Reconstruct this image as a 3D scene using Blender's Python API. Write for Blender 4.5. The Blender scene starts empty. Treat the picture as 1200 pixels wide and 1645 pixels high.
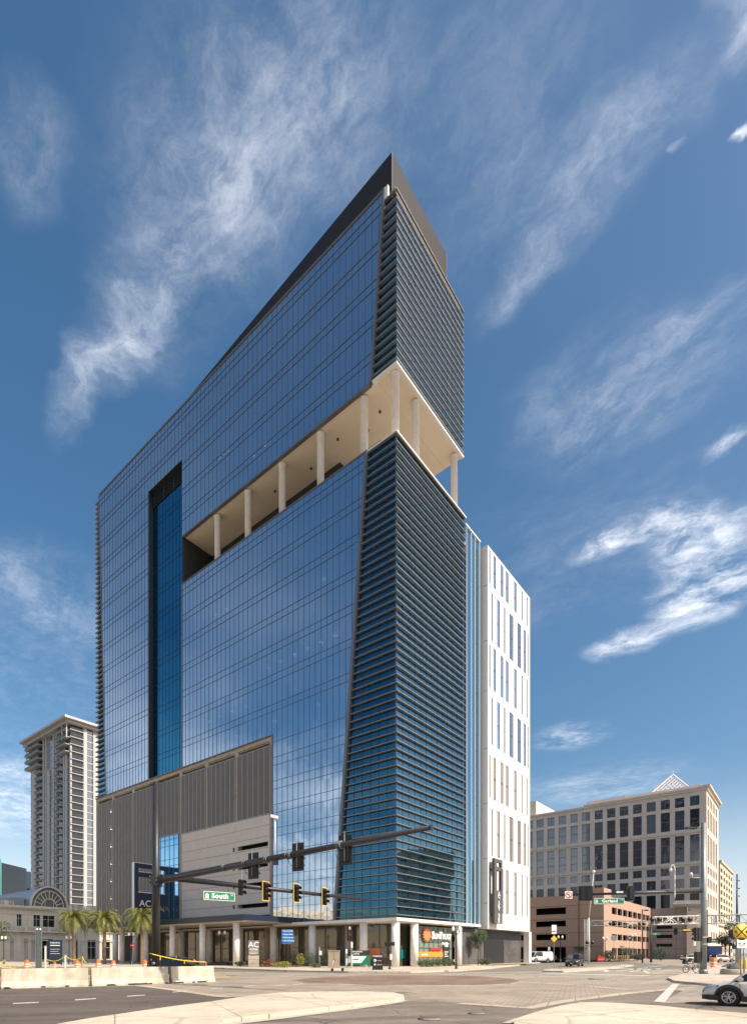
import bpy, bmesh, math, random
from mathutils import Vector, Matrix, noise
random.seed(7)
R = math.radians
scene = bpy.context.scene
# ---------------------------------------------------------------- camera
F, CX, HY, EYE = 891.0, 600.0, 1531.0, 1.8
cam_data = bpy.data.cameras.new('camera')
cam = bpy.data.objects.new('camera', cam_data)
scene.collection.objects.link(cam)
cam.location = (0, 0, EYE)
cam.rotation_euler = (R(90), 0, 0)
cam_data.sensor_fit = 'HORIZONTAL'
cam_data.sensor_width = 36.0
cam_data.lens = 36.0 * F / 1200.0
cam_data.shift_y = (HY - 822.5) / 1645.0 * (1024.0 / 746.0)
cam_data.clip_start = 0.5
cam_data.clip_end = 6000
scene.camera = cam
# ---------------------------------------------------------------- world and sun
SUN_EL, SUN_AZ = R(43), R(120)       # azimuth clockwise from +Y
world = bpy.data.worlds.new('World')
scene.world = world
world.use_nodes = True
wn, wl = world.node_tree.nodes, world.node_tree.links
wn.clear()
w_out = wn.new('ShaderNodeOutputWorld')
w_bg = wn.new('ShaderNodeBackground')
w_bg.inputs[1].default_value = 0.115
sky = wn.new('ShaderNodeTexSky')
sky.sky_type = 'NISHITA'
sky.sun_disc = False
sky.sun_elevation = SUN_EL
sky.sun_rotation = SUN_AZ
sky.altitude = 0
sky.air_density = 1.0
sky.dust_density = 2.6
sky.ozone_density = 1.0

def WM(op, a, b=None, c=None, clamp=False):
    n = wn.new('ShaderNodeMath'); n.operation = op; n.use_clamp = clamp
    for i, v in enumerate((a, b, c)):
        if v is None: continue
        if isinstance(v, (int, float)): n.inputs[i].default_value = v
        else: wl.new(v, n.inputs[i])
    return n.outputs[0]
def WR(v, a, b, c=0.0, d=1.0):
    n = wn.new('ShaderNodeMapRange'); n.interpolation_type = 'SMOOTHSTEP'
    wl.new(v, n.inputs[0])
    for i, q in enumerate((a, b, c, d)): n.inputs[i + 1].default_value = q
    return n.outputs[0]
tc = wn.new('ShaderNodeTexCoord')
sep = wn.new('ShaderNodeSeparateXYZ'); wl.new(tc.outputs['Generated'], sep.inputs[0])
DX, DY, DZ = sep.outputs
dz = WM('MAXIMUM', DZ, 0.03)
QX = WM('DIVIDE', DX, dz); QY = WM('DIVIDE', DY, dz)     # the cloud sheet seen overhead
cq = wn.new('ShaderNodeCombineXYZ'); wl.new(QX, cq.inputs[0]); wl.new(QY, cq.inputs[1])
def wnoise(vec, scale, detail=6, rough=0.6, dist=0.0, rot=0.0, sc=(1, 1, 1)):
    m = wn.new('ShaderNodeMapping'); m.vector_type = 'TEXTURE'
    m.inputs['Rotation'].default_value = (0, 0, rot); m.inputs['Scale'].default_value = sc
    wl.new(vec, m.inputs[0])
    n = wn.new('ShaderNodeTexNoise'); wl.new(m.outputs[0], n.inputs['Vector'])
    n.inputs['Scale'].default_value = scale; n.inputs['Detail'].default_value = detail
    n.inputs['Roughness'].default_value = rough; n.inputs['Distortion'].default_value = dist
    return n.outputs[0], n.outputs[1]
# warp the sheet a little so no patch has a clean outline
_, wcol = wnoise(cq.outputs[0], 2.2, 4, 0.6)
wv = wn.new('ShaderNodeVectorMath'); wv.operation = 'SUBTRACT'; wl.new(wcol, wv.inputs[0]); wv.inputs[1].default_value = (.5, .5, .5)
ws = wn.new('ShaderNodeVectorMath'); ws.operation = 'SCALE'; wl.new(wv.outputs[0], ws.inputs[0]); ws.inputs['Scale'].default_value = 0.17
wa = wn.new('ShaderNodeVectorMath'); wa.operation = 'ADD'; wl.new(cq.outputs[0], wa.inputs[0]); wl.new(ws.outputs[0], wa.inputs[1])
_, wcol2 = wnoise(cq.outputs[0], 11.0, 5, 0.6)
wv2 = wn.new('ShaderNodeVectorMath'); wv2.operation = 'SUBTRACT'; wl.new(wcol2, wv2.inputs[0]); wv2.inputs[1].default_value = (.5, .5, .5)
ws2 = wn.new('ShaderNodeVectorMath'); ws2.operation = 'SCALE'; wl.new(wv2.outputs[0], ws2.inputs[0]); ws2.inputs['Scale'].default_value = 0.06
wa2 = wn.new('ShaderNodeVectorMath'); wa2.operation = 'ADD'; wl.new(wa.outputs[0], wa2.inputs[0]); wl.new(ws2.outputs[0], wa2.inputs[1]); wa = wa2
def Q(px, py):
    return ((px - CX) / (HY - py), F / (HY - py))
def patch(a, b, wid, ext=0.15):
    """soft elongated patch of the cloud sheet between two sheet points"""
    (x0, y0), (x1, y1) = a, b
    ln = math.hypot(x1 - x0, y1 - y0) / 2; rot = math.atan2(y1 - y0, x1 - x0)
    m = wn.new('ShaderNodeMapping'); m.vector_type = 'TEXTURE'
    m.inputs['Location'].default_value = ((x0 + x1) / 2, (y0 + y1) / 2, 0)
    m.inputs['Rotation'].default_value = (0, 0, rot)
    m.inputs['Scale'].default_value = (ln + ext * wid, wid, 1)
    wl.new(wa.outputs[0], m.inputs[0])
    l = wn.new('ShaderNodeVectorMath'); l.operation = 'LENGTH'; wl.new(m.outputs[0], l.inputs[0])
    return WR(l.outputs['Value'], 0.05, 1.25, 1.0, 0.0)
fib, _ = wnoise(wa.outputs[0], 4.2, 12, 0.70, 0.25, rot=R(-40), sc=(1.7, 1.0, 1))
fib2, _ = wnoise(wa.outputs[0], 4.5, 12, 0.70, 0.25, rot=R(-58), sc=(1.9, 0.9, 1))
puff, _ = wnoise(wa.outputs[0], 7.5, 10, 0.62, 0.15)
fine, _ = wnoise(wa.outputs[0], 22.0, 8, 0.7, 0.2, rot=R(-35), sc=(1.6, 1, 1))
finem = WR(fine, 0.28, 0.72, 0.35, 1.25)
fibm = WM('MULTIPLY', WR(fib, 0.28, 0.78), finem); fib2m = WM('MULTIPLY', WR(fib2, 0.28, 0.78), finem); puffm = WM('MULTIPLY', WR(puff, 0.33, 0.62), finem)
acc = None
def add(mask, tex, amt):
    global acc
    v = WM('MULTIPLY', WM('MULTIPLY', mask, tex), amt)
    acc = v if acc is None else WM('SUBTRACT', WM('ADD', acc, v), WM('MULTIPLY', acc, v))
add(patch(Q(105, 710), Q(290, 400), 0.045), fibm, 0.42)
add(patch(Q(180, 600), Q(420, 230), 0.085), fibm, 0.30)
add(patch(Q(280, 440), Q(560, 60), 0.12), fibm, 0.33)
add(patch(Q(380, 240), Q(640, -80), 0.16), fibm, 0.30)
add(patch(Q(200, 420), Q(420, 60), 0.12), fibm, 0.16)
add(patch(Q(0, 330), Q(50, 120), 0.06), fibm, 0.26)
add(patch(Q(750, 530), Q(900, 370), 0.035), fib2m, 0.30)
add(patch(Q(820, 440), Q(1160, 40), 0.06), fib2m, 0.30)
add(patch(Q(1130, 70), Q(1190, 0), 0.05), fib2m, 0.40)
add(patch(Q(830, 720), Q(1200, 540), 0.15), fib2m, 0.36)
add(patch(Q(1020, 560), Q(1200, 480), 0.06), fib2m, 0.22)
add(patch(Q(930, 905), Q(1045, 850), 0.065), puffm, 0.66)
add(patch(Q(1030, 830), Q(1140, 870), 0.09), puffm, 0.66)
add(patch(Q(1110, 850), Q(1190, 890), 0.12), puffm, 0.62)
add(patch(Q(1175, 880), Q(1130, 980), 0.16), puffm, 0.66)
add(patch(Q(1150, 960), Q(1060, 1010), 0.12), puffm, 0.62)
add(patch(Q(1080, 1010), Q(945, 1055), 0.09), puffm, 0.62)
add(patch(Q(1120, 760), Q(1200, 700), 0.025), puffm, 0.5)
add(patch(Q(1068, 265), Q(1092, 235), 0.008), puffm, 0.7)
add(patch(Q(1160, 205), Q(1200, 160), 0.007), puffm, 0.8)
add(patch(Q(880, 800), Q(960, 1000), 0.5), fibm, 0.10)
add(patch(Q(640, 300), Q(1000, 100), 0.2), fib2m, 0.12)
add(patch(Q(870, 1180), Q(960, 1190), 0.18), puffm, 0.35)
add(patch(Q(40, 1010), Q(130, 900), 0.25), fibm, 0.25)
add(patch(Q(860, 1290), Q(1100, 1230), 0.45), fibm, 0.40)
add(patch(Q(0, 1340), Q(40, 1200), 1.3), fibm, 0.70)
add(patch(Q(0, 1150), Q(60, 950), .5), fibm, 0.14)
# broad broken cloud over the side and behind the photographer
big, _ = wnoise(cq.outputs[0], 0.7, 6, 0.52, 0.3)
bigm = WR(big, 0.34, 0.74)
side = WR(WM('ADD', DX, WM('MULTIPLY', DY, 0.72)), -0.12, 0.02, 1.0, 0.0)
lowf = WR(DZ, 0.22, 0.62, 1.0, 0.12)
add(WM('MULTIPLY', side, lowf), bigm, 0.62)
hazeb = WM('MULTIPLY', WR(DZ, 0.0, 0.30, 1.0, 0.0), 0.42)
acc = WM('SUBTRACT', WM('ADD', acc, hazeb), WM('MULTIPLY', acc, hazeb))
cloud = WM('MULTIPLY', acc, WR(DZ, -0.02, 0.0))
mixc = wn.new('ShaderNodeMix'); mixc.data_type = 'RGBA'
hs = wn.new('ShaderNodeHueSaturation'); hs.inputs['Hue'].default_value = 0.492; hs.inputs['Saturation'].default_value = 1.30; hs.inputs['Value'].default_value = 1.02
wl.new(sky.outputs[0], hs.inputs['Color'])
wl.new(cloud, mixc.inputs[0]); wl.new(hs.outputs[0], mixc.inputs[6]); mixc.inputs[7].default_value = (9.5, 9.6, 10.0, 1)
wl.new(mixc.outputs[2], w_bg.inputs[0]); wl.new(w_bg.outputs[0], w_out.inputs[0])
sun_d = bpy.data.lights.new('sun', 'SUN'); sun_d.energy = 4.6; sun_d.angle = R(0.5); sun_d.color = (1.0, 0.89, 0.75)
sun = bpy.data.objects.new('sun', sun_d); scene.collection.objects.link(sun)
sv = Vector((math.sin(SUN_AZ) * math.cos(SUN_EL), math.cos(SUN_AZ) * math.cos(SUN_EL), math.sin(SUN_EL)))
sun.rotation_euler = sv.to_track_quat('Z', 'Y').to_euler(); sun.location = (80, -40, 120)
scene.view_settings.view_transform = 'Standard'; scene.view_settings.look = 'None'
scene.view_settings.exposure = 0.42; scene.view_settings.gamma = 1.0
scene.cycles.max_bounces = 8; scene.cycles.transparent_max_bounces = 12
# ---------------------------------------------------------------- frames of reference
A = math.atan2(.7846, .620)
C0 = Vector(((637.5 - CX) / F * 65, 65.0, 0))
D2 = Vector((math.cos(A), math.sin(A), 0)); D1 = Vector((-math.sin(A), math.cos(A), 0))
def L2W(x, y, z=0): return C0 + D2 * x + D1 * y + Vector((0, 0, z))
def P(px, py, Y): return Vector(((px - CX) / F * Y, Y, EYE + (HY - py) / F * Y))
def G(px, py, z=0.0):
    Y = F * (EYE - z) / (py - HY); return Vector(((px - CX) / F * Y, Y, z))
# ---------------------------------------------------------------- materials
MATS = {}
def mat(name, col, rough=0.6, metal=0.0, var=0.0, vscale=1.5, bump=0.0, bscale=20, spec=0.5, stain=0.0, emit=None, es=1.0, ior=1.5, col2=None, trans=0.0, streak=0.0):
    if name in MATS: return MATS[name]
    m = bpy.data.materials.new(name); m.use_nodes = True; MATS[name] = m
    nt = m.node_tree; n = nt.nodes; l = nt.links; b = n['Principled BSDF']
    b.inputs['Base Color'].default_value = (*col, 1); b.inputs['Roughness'].default_value = rough
    b.inputs['Metallic'].default_value = metal; b.inputs['IOR'].default_value = ior
    b.inputs['Specular IOR Level'].default_value = spec
    t = n.new('ShaderNodeTexCoord')
    if var or stain or col2 or streak:
        nz = n.new('ShaderNodeTexNoise'); nz.inputs['Scale'].default_value = vscale; nz.inputs['Detail'].default_value = 8; nz.inputs['Roughness'].default_value = .65
        l.new(t.outputs['Object'], nz.inputs['Vector'])
        mx = n.new('ShaderNodeMix'); mx.data_type = 'RGBA'
        c2 = col2 if col2 else tuple(c * (1 - 0.75 * var) for c in col)
        c1 = col if col2 else tuple(min(1, c * (1 + 0.55 * var)) for c in col)
        mr = n.new('ShaderNodeMapRange'); l.new(nz.outputs[0], mr.inputs[0]); mr.inputs[1].default_value = .32; mr.inputs[2].default_value = .68
        l.new(mr.outputs[0], mx.inputs[0]); mx.inputs[6].default_value = (*c2, 1); mx.inputs[7].default_value = (*c1, 1)
        out = mx.outputs[2]
        if streak:
            mp = n.new('ShaderNodeMapping'); mp.inputs['Scale'].default_value = (3.0, 3.0, 0.12); l.new(t.outputs['Object'], mp.inputs[0])
            n3 = n.new('ShaderNodeTexNoise'); n3.inputs['Scale'].default_value = 1.0; n3.inputs['Detail'].default_value = 6; l.new(mp.outputs[0], n3.inputs['Vector'])
            r3 = n.new('ShaderNodeMapRange'); l.new(n3.outputs[0], r3.inputs[0]); r3.inputs[1].default_value = .4; r3.inputs[2].default_value = .7; r3.inputs[3].default_value = 0; r3.inputs[4].default_value = streak
            m3 = n.new('ShaderNodeMix'); m3.data_type = 'RGBA'; l.new(r3.outputs[0], m3.inputs[0]); l.new(out, m3.inputs[6]); m3.inputs[7].default_value = (*[c * .45 for c in col], 1)
            out = m3.outputs[2]
        if stain:
            n2 = n.new('ShaderNodeTexNoise'); n2.inputs['Scale'].default_value = vscale * 0.22; n2.inputs['Detail'].default_value = 6; l.new(t.outputs['Object'], n2.inputs['Vector'])
            r2 = n.new('ShaderNodeMapRange'); l.new(n2.outputs[0], r2.inputs[0]); r2.inputs[1].default_value = .5; r2.inputs[2].default_value = .68; r2.inputs[3].default_value = 0; r2.inputs[4].default_value = stain
            m2 = n.new('ShaderNodeMix'); m2.data_type = 'RGBA'; l.new(r2.outputs[0], m2.inputs[0]); l.new(out, m2.inputs[6]); m2.inputs[7].default_value = (*[c * .5 for c in col], 1)
            out = m2.outputs[2]
        l.new(out, b.inputs['Base Color'])
    if bump:
        nb = n.new('ShaderNodeTexNoise'); nb.inputs['Scale'].default_value = bscale; nb.inputs['Detail'].default_value = 5; l.new(t.outputs['Object'], nb.inputs['Vector'])
        bp = n.new('ShaderNodeBump'); bp.inputs['Strength'].default_value = bump; bp.inputs['Distance'].default_value = .02
        l.new(nb.outputs[0], bp.inputs['Height']); l.new(bp.outputs[0], b.inputs['Normal'])
    if emit:
        b.inputs['Emission Color'].default_value = (*emit, 1); b.inputs['Emission Strength'].default_value = es
    if trans:
        o = n['Material Output']; tr = n.new('ShaderNodeBsdfTransparent'); ms = n.new('ShaderNodeMixShader'); ms.inputs[0].default_value = trans
        l.new(b.outputs[0], ms.inputs[1]); l.new(tr.outputs[0], ms.inputs[2]); l.new(ms.outputs[0], o.inputs[0])
    return m

def curtain_glass(name, refl=(0.62, 0.76, 0.95), tint=(0.05, 0.13, 0.22), base=0.42, see=0.35, pw=1.064, fh=4.2, z0=32.8, tilt=0.006, wob=0.35, axis='Y', body=(0.02, 0.05, 0.09)):
    """coated office glass: mirrors the sky, lets a little of the floors behind show; every pane leans a hair differently"""
    m = bpy.data.materials.new(name); m.use_nodes = True; nt = m.node_tree; n = nt.nodes; l = nt.links
    n.remove(n['Principled BSDF']); o = n['Material Output']
    t = n.new('ShaderNodeTexCoord'); sp = n.new('ShaderNodeSeparateXYZ'); l.new(t.outputs['Object'], sp.inputs[0])
    def M(op, a, b=None):
        k = n.new('ShaderNodeMath'); k.operation = op
        for i, v in enumerate((a, b)):
            if v is None: continue
            if isinstance(v, (int, float)): k.inputs[i].default_value = v
            else: l.new(v, k.inputs[i])
        return k.outputs[0]
    hx = sp.outputs[1] if axis == 'Y' else sp.outputs[0]
    ix = M('FLOOR', M('DIVIDE', hx, pw)); iz = M('FLOOR', M('DIVIDE', M('SUBTRACT', sp.outputs[2], z0), fh))
    cb = n.new('ShaderNodeCombineXYZ'); l.new(ix, cb.inputs[0]); l.new(iz, cb.inputs[1])
    wh = n.new('ShaderNodeTexWhiteNoise'); wh.noise_dimensions = '3D'; l.new(cb.outputs[0], wh.inputs['Vector'])
    g = n.new('ShaderNodeNewGeometry')
    sb = n.new('ShaderNodeVectorMath'); sb.operation = 'SUBTRACT'; l.new(wh.outputs['Color'], sb.inputs[0]); sb.inputs[1].default_value = (.5, .5, .5)
    sc = n.new('ShaderNodeVectorMath'); sc.operation = 'SCALE'; l.new(sb.outputs[0], sc.inputs[0]); sc.inputs['Scale'].default_value = tilt
    ad = n.new('ShaderNodeVectorMath'); ad.operation = 'ADD'; l.new(g.outputs['Normal'], ad.inputs[0]); l.new(sc.outputs[0], ad.inputs[1])
    nb = n.new('ShaderNodeTexNoise'); nb.inputs['Scale'].default_value = 0.9; nb.inputs['Detail'].default_value = 2; l.new(t.outputs['Object'], nb.inputs['Vector'])
    bp = n.new('ShaderNodeBump'); bp.inputs['Strength'].default_value = wob; bp.inputs['Distance'].default_value = .012; l.new(nb.outputs[0], bp.inputs['Height']); l.new(ad.outputs[0], bp.inputs['Normal'])
    gl = n.new('ShaderNodeBsdfGlossy'); gl.inputs['Color'].default_value = (*refl, 1); gl.inputs['Roughness'].default_value = 0.02; l.new(bp.outputs[0], gl.inputs['Normal'])
    tr = n.new('ShaderNodeBsdfTransparent'); tr.inputs['Color'].default_value = (*[c * 4 for c in tint], 1)
    df = n.new('ShaderNodeBsdfDiffuse'); df.inputs['Color'].default_value = (*body, 1)
    m1 = n.new('ShaderNodeMixShader'); l.new(M('MULTIPLY', M('ADD', M('MULTIPLY', wh.outputs['Value'], 0.6), 0.7), see), m1.inputs[0]); l.new(df.outputs[0], m1.inputs[1]); l.new(tr.outputs[0], m1.inputs[2])
    fr = n.new('ShaderNodeLayerWeight'); fr.inputs['Blend'].default_value = 0.42
    fac = M('ADD', M('MULTIPLY', fr.outputs['Fresnel'], 0.75), M('ADD', base - 0.03, M('MULTIPLY', wh.outputs['Value'], 0.06)))
    fac = M('MINIMUM', fac, 0.97)
    m2 = n.new('ShaderNodeMixShader'); l.new(fac, m2.inputs[0]); l.new(m1.outputs[0], m2.inputs[1]); l.new(gl.outputs[0], m2.inputs[2])
    l.new(m2.outputs[0], o.inputs[0])
    MATS[name] = m
    return m
def window_glass(name, col=(0.015, 0.02, 0.028), ior=1.9, rough=0.03, wob=0.25, tilt=0.0, wsc=0.6):
    m = bpy.data.materials.new(name); m.use_nodes = True; n = m.node_tree.nodes; l = m.node_tree.links; b = n['Principled BSDF']
    b.inputs['Base Color'].default_value = (*col, 1); b.inputs['Roughness'].default_value = rough; b.inputs['IOR'].default_value = ior
    t = n.new('ShaderNodeTexCoord'); nb = n.new('ShaderNodeTexNoise'); nb.inputs['Scale'].default_value = wsc; nb.inputs['Detail'].default_value = 2; l.new(t.outputs['Object'], nb.inputs['Vector'])
    bp = n.new('ShaderNodeBump'); bp.inputs['Strength'].default_value = wob; bp.inputs['Distance'].default_value = .03; l.new(nb.outputs[0], bp.inputs['Height']); l.new(bp.outputs[0], b.inputs['Normal'])
    MATS[name] = m
    return m
def brickmat(name, c1, c2, mortar, scale=1.0, bw=.5, rh=.25, ms=.02, rough=.8, rot=0.0, spec=0.3, stain=0.25, rot3=None):
    m = bpy.data.materials.new(name); m.use_nodes = True; n = m.node_tree.nodes; l = m.node_tree.links; b = n['Principled BSDF']
    b.inputs['Roughness'].default_value = rough; b.inputs['Specular IOR Level'].default_value = spec
    t = n.new('ShaderNodeTexCoord'); mp = n.new('ShaderNodeMapping'); mp.inputs['Rotation'].default_value = rot3 if rot3 else (0, 0, rot); l.new(t.outputs['Object'], mp.inputs[0])
    br = n.new('ShaderNodeTexBrick'); l.new(mp.outputs[0], br.inputs['Vector'])
    br.inputs['Color1'].default_value = (*c1, 1); br.inputs['Color2'].default_value = (*c2, 1); br.inputs['Mortar'].default_value = (*mortar, 1)
    br.inputs['Scale'].default_value = scale; br.inputs['Brick Width'].default_value = bw; br.inputs['Row Height'].default_value = rh; br.inputs['Mortar Size'].default_value = ms
    n2 = n.new('ShaderNodeTexNoise'); n2.inputs['Scale'].default_value = .35; n2.inputs['Detail'].default_value = 8; n2.inputs['Roughness'].default_value = .7; l.new(t.outputs['Object'], n2.inputs['Vector'])
    r2 = n.new('ShaderNodeMapRange'); l.new(n2.outputs[0], r2.inputs[0]); r2.inputs[1].default_value = .35; r2.inputs[2].default_value = .7; r2.inputs[3].default_value = 1.1; r2.inputs[4].default_value = 1 - stain * 1.6
    mm = n.new('ShaderNodeVectorMath'); mm.operation = 'SCALE'; l.new(br.outputs[0], mm.inputs[0]); l.new(r2.outputs[0], mm.inputs['Scale'])
    l.new(mm.outputs[0], b.inputs['Base Color'])
    MATS[name] = m
    return m
def worn(name, col, rough=.88, crack=.5, lanes=0.0, ang=0.0, speck=.25, big=.35, csc=.35, joints=None):
    """weathered paving: blotches, repair tones, fine grit, wheel-polished bands and hairline cracks"""
    m = bpy.data.materials.new(name); m.use_nodes = True; n = m.node_tree.nodes; l = m.node_tree.links; b = n['Principled BSDF']
    b.inputs['Roughness'].default_value = rough; b.inputs['Specular IOR Level'].default_value = .25; MATS[name] = m
    t = n.new('ShaderNodeTexCoord')
    def noi(sc, det=8, ro=.65, scale3=None, dist=0):
        src = t.outputs['Object']
        if scale3:
            mp = n.new('ShaderNodeMapping'); mp.inputs['Rotation'].default_value = (0, 0, ang); l.new(src, mp.inputs[0])
            m2 = n.new('ShaderNodeMapping'); m2.inputs['Scale'].default_value = scale3; l.new(mp.outputs[0], m2.inputs[0]); src = m2.outputs[0]
        k = n.new('ShaderNodeTexNoise'); k.inputs['Scale'].default_value = sc; k.inputs['Detail'].default_value = det; k.inputs['Roughness'].default_value = ro; k.inputs['Distortion'].default_value = dist; l.new(src, k.inputs['Vector']); return k.outputs[0]
    def rng(v, a_, b_, c, d):
        k = n.new('ShaderNodeMapRange'); l.new(v, k.inputs[0])
        for i, q in enumerate((a_, b_, c, d)): k.inputs[i + 1].default_value = q
        return k.outputs[0]
    def mul(x, y):
        k = n.new('ShaderNodeMath'); k.operation = 'MULTIPLY'; l.new(x, k.inputs[0]); l.new(y, k.inputs[1]); return k.outputs[0]
    f = rng(noi(.22), .3, .7, 1 - big * .6, 1 + big * .5)
    f = mul(f, rng(noi(1.6, 10, .75), .3, .7, 1 - big * .4, 1 + big * .35))
    f = mul(f, rng(noi(38, 2, .5), .3, .7, 1 - speck, 1 + speck))
    f = mul(f, rng(noi(.9, 6, .6, dist=1.2), .60, .72, 1.0, 1 - big * .9))
    if lanes: f = mul(f, rng(noi(1.0, 5, .6, (.05, 1.1, 1)), .36, .64, 1 - lanes, 1 + lanes * .6))
    if crack:
        vo = n.new('ShaderNodeTexVoronoi'); vo.feature = 'DISTANCE_TO_EDGE'; vo.inputs['Scale'].default_value = csc
        nz = n.new('ShaderNodeTexNoise'); nz.inputs['Scale'].default_value = 1.1; nz.inputs['Detail'].default_value = 6; l.new(t.outputs['Object'], nz.inputs['Vector'])
        mx = n.new('ShaderNodeMix'); mx.data_type = 'VECTOR'; mx.inputs[0].default_value = .35; l.new(t.outputs['Object'], mx.inputs[4]); l.new(nz.outputs[1], mx.inputs[5]); 
        sc_ = n.new('ShaderNodeVectorMath'); sc_.operation = 'SCALE'; sc_.inputs['Scale'].default_value = 1.6; l.new(mx.outputs[1], sc_.inputs[0]); l.new(sc_.outputs[0], vo.inputs['Vector'])
        f = mul(f, rng(vo.outputs['Distance'], 0.0, .012, 1 - crack, 1.0))
    if joints:
        mp = n.new('ShaderNodeMapping'); mp.inputs['Rotation'].default_value = (0, 0, ang); l.new(t.outputs['Object'], mp.inputs[0])
        br = n.new('ShaderNodeTexBrick'); br.offset = 0; l.new(mp.outputs[0], br.inputs['Vector']); br.inputs['Scale'].default_value = 1; br.inputs['Brick Width'].default_value = joints; br.inputs['Row Height'].default_value = joints; br.inputs['Mortar Size'].default_value = .018
        br.inputs['Color1'].default_value = (1, 1, 1, 1); br.inputs['Color2'].default_value = (.93, .93, .93, 1); br.inputs['Mortar'].default_value = (.45, .45, .45, 1)
        sp = n.new('ShaderNodeSeparateColor'); l.new(br.outputs[0], sp.inputs[0]); f = mul(f, sp.outputs[0])
    vm_ = n.new('ShaderNodeVectorMath'); vm_.operation = 'SCALE'; vm_.inputs[0].default_value = col; l.new(f, vm_.inputs['Scale']); l.new(vm_.outputs[0], b.inputs['Base Color'])
    nb = n.new('ShaderNodeTexNoise'); nb.inputs['Scale'].default_value = 45; nb.inputs['Detail'].default_value = 3; l.new(t.outputs['Object'], nb.inputs['Vector'])
    bp = n.new('ShaderNodeBump'); bp.inputs['Strength'].default_value = .5; bp.inputs['Distance'].default_value = .02; l.new(nb.outputs[0], bp.inputs['Height']); l.new(bp.outputs[0], b.inputs['Normal'])
    return m
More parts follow.
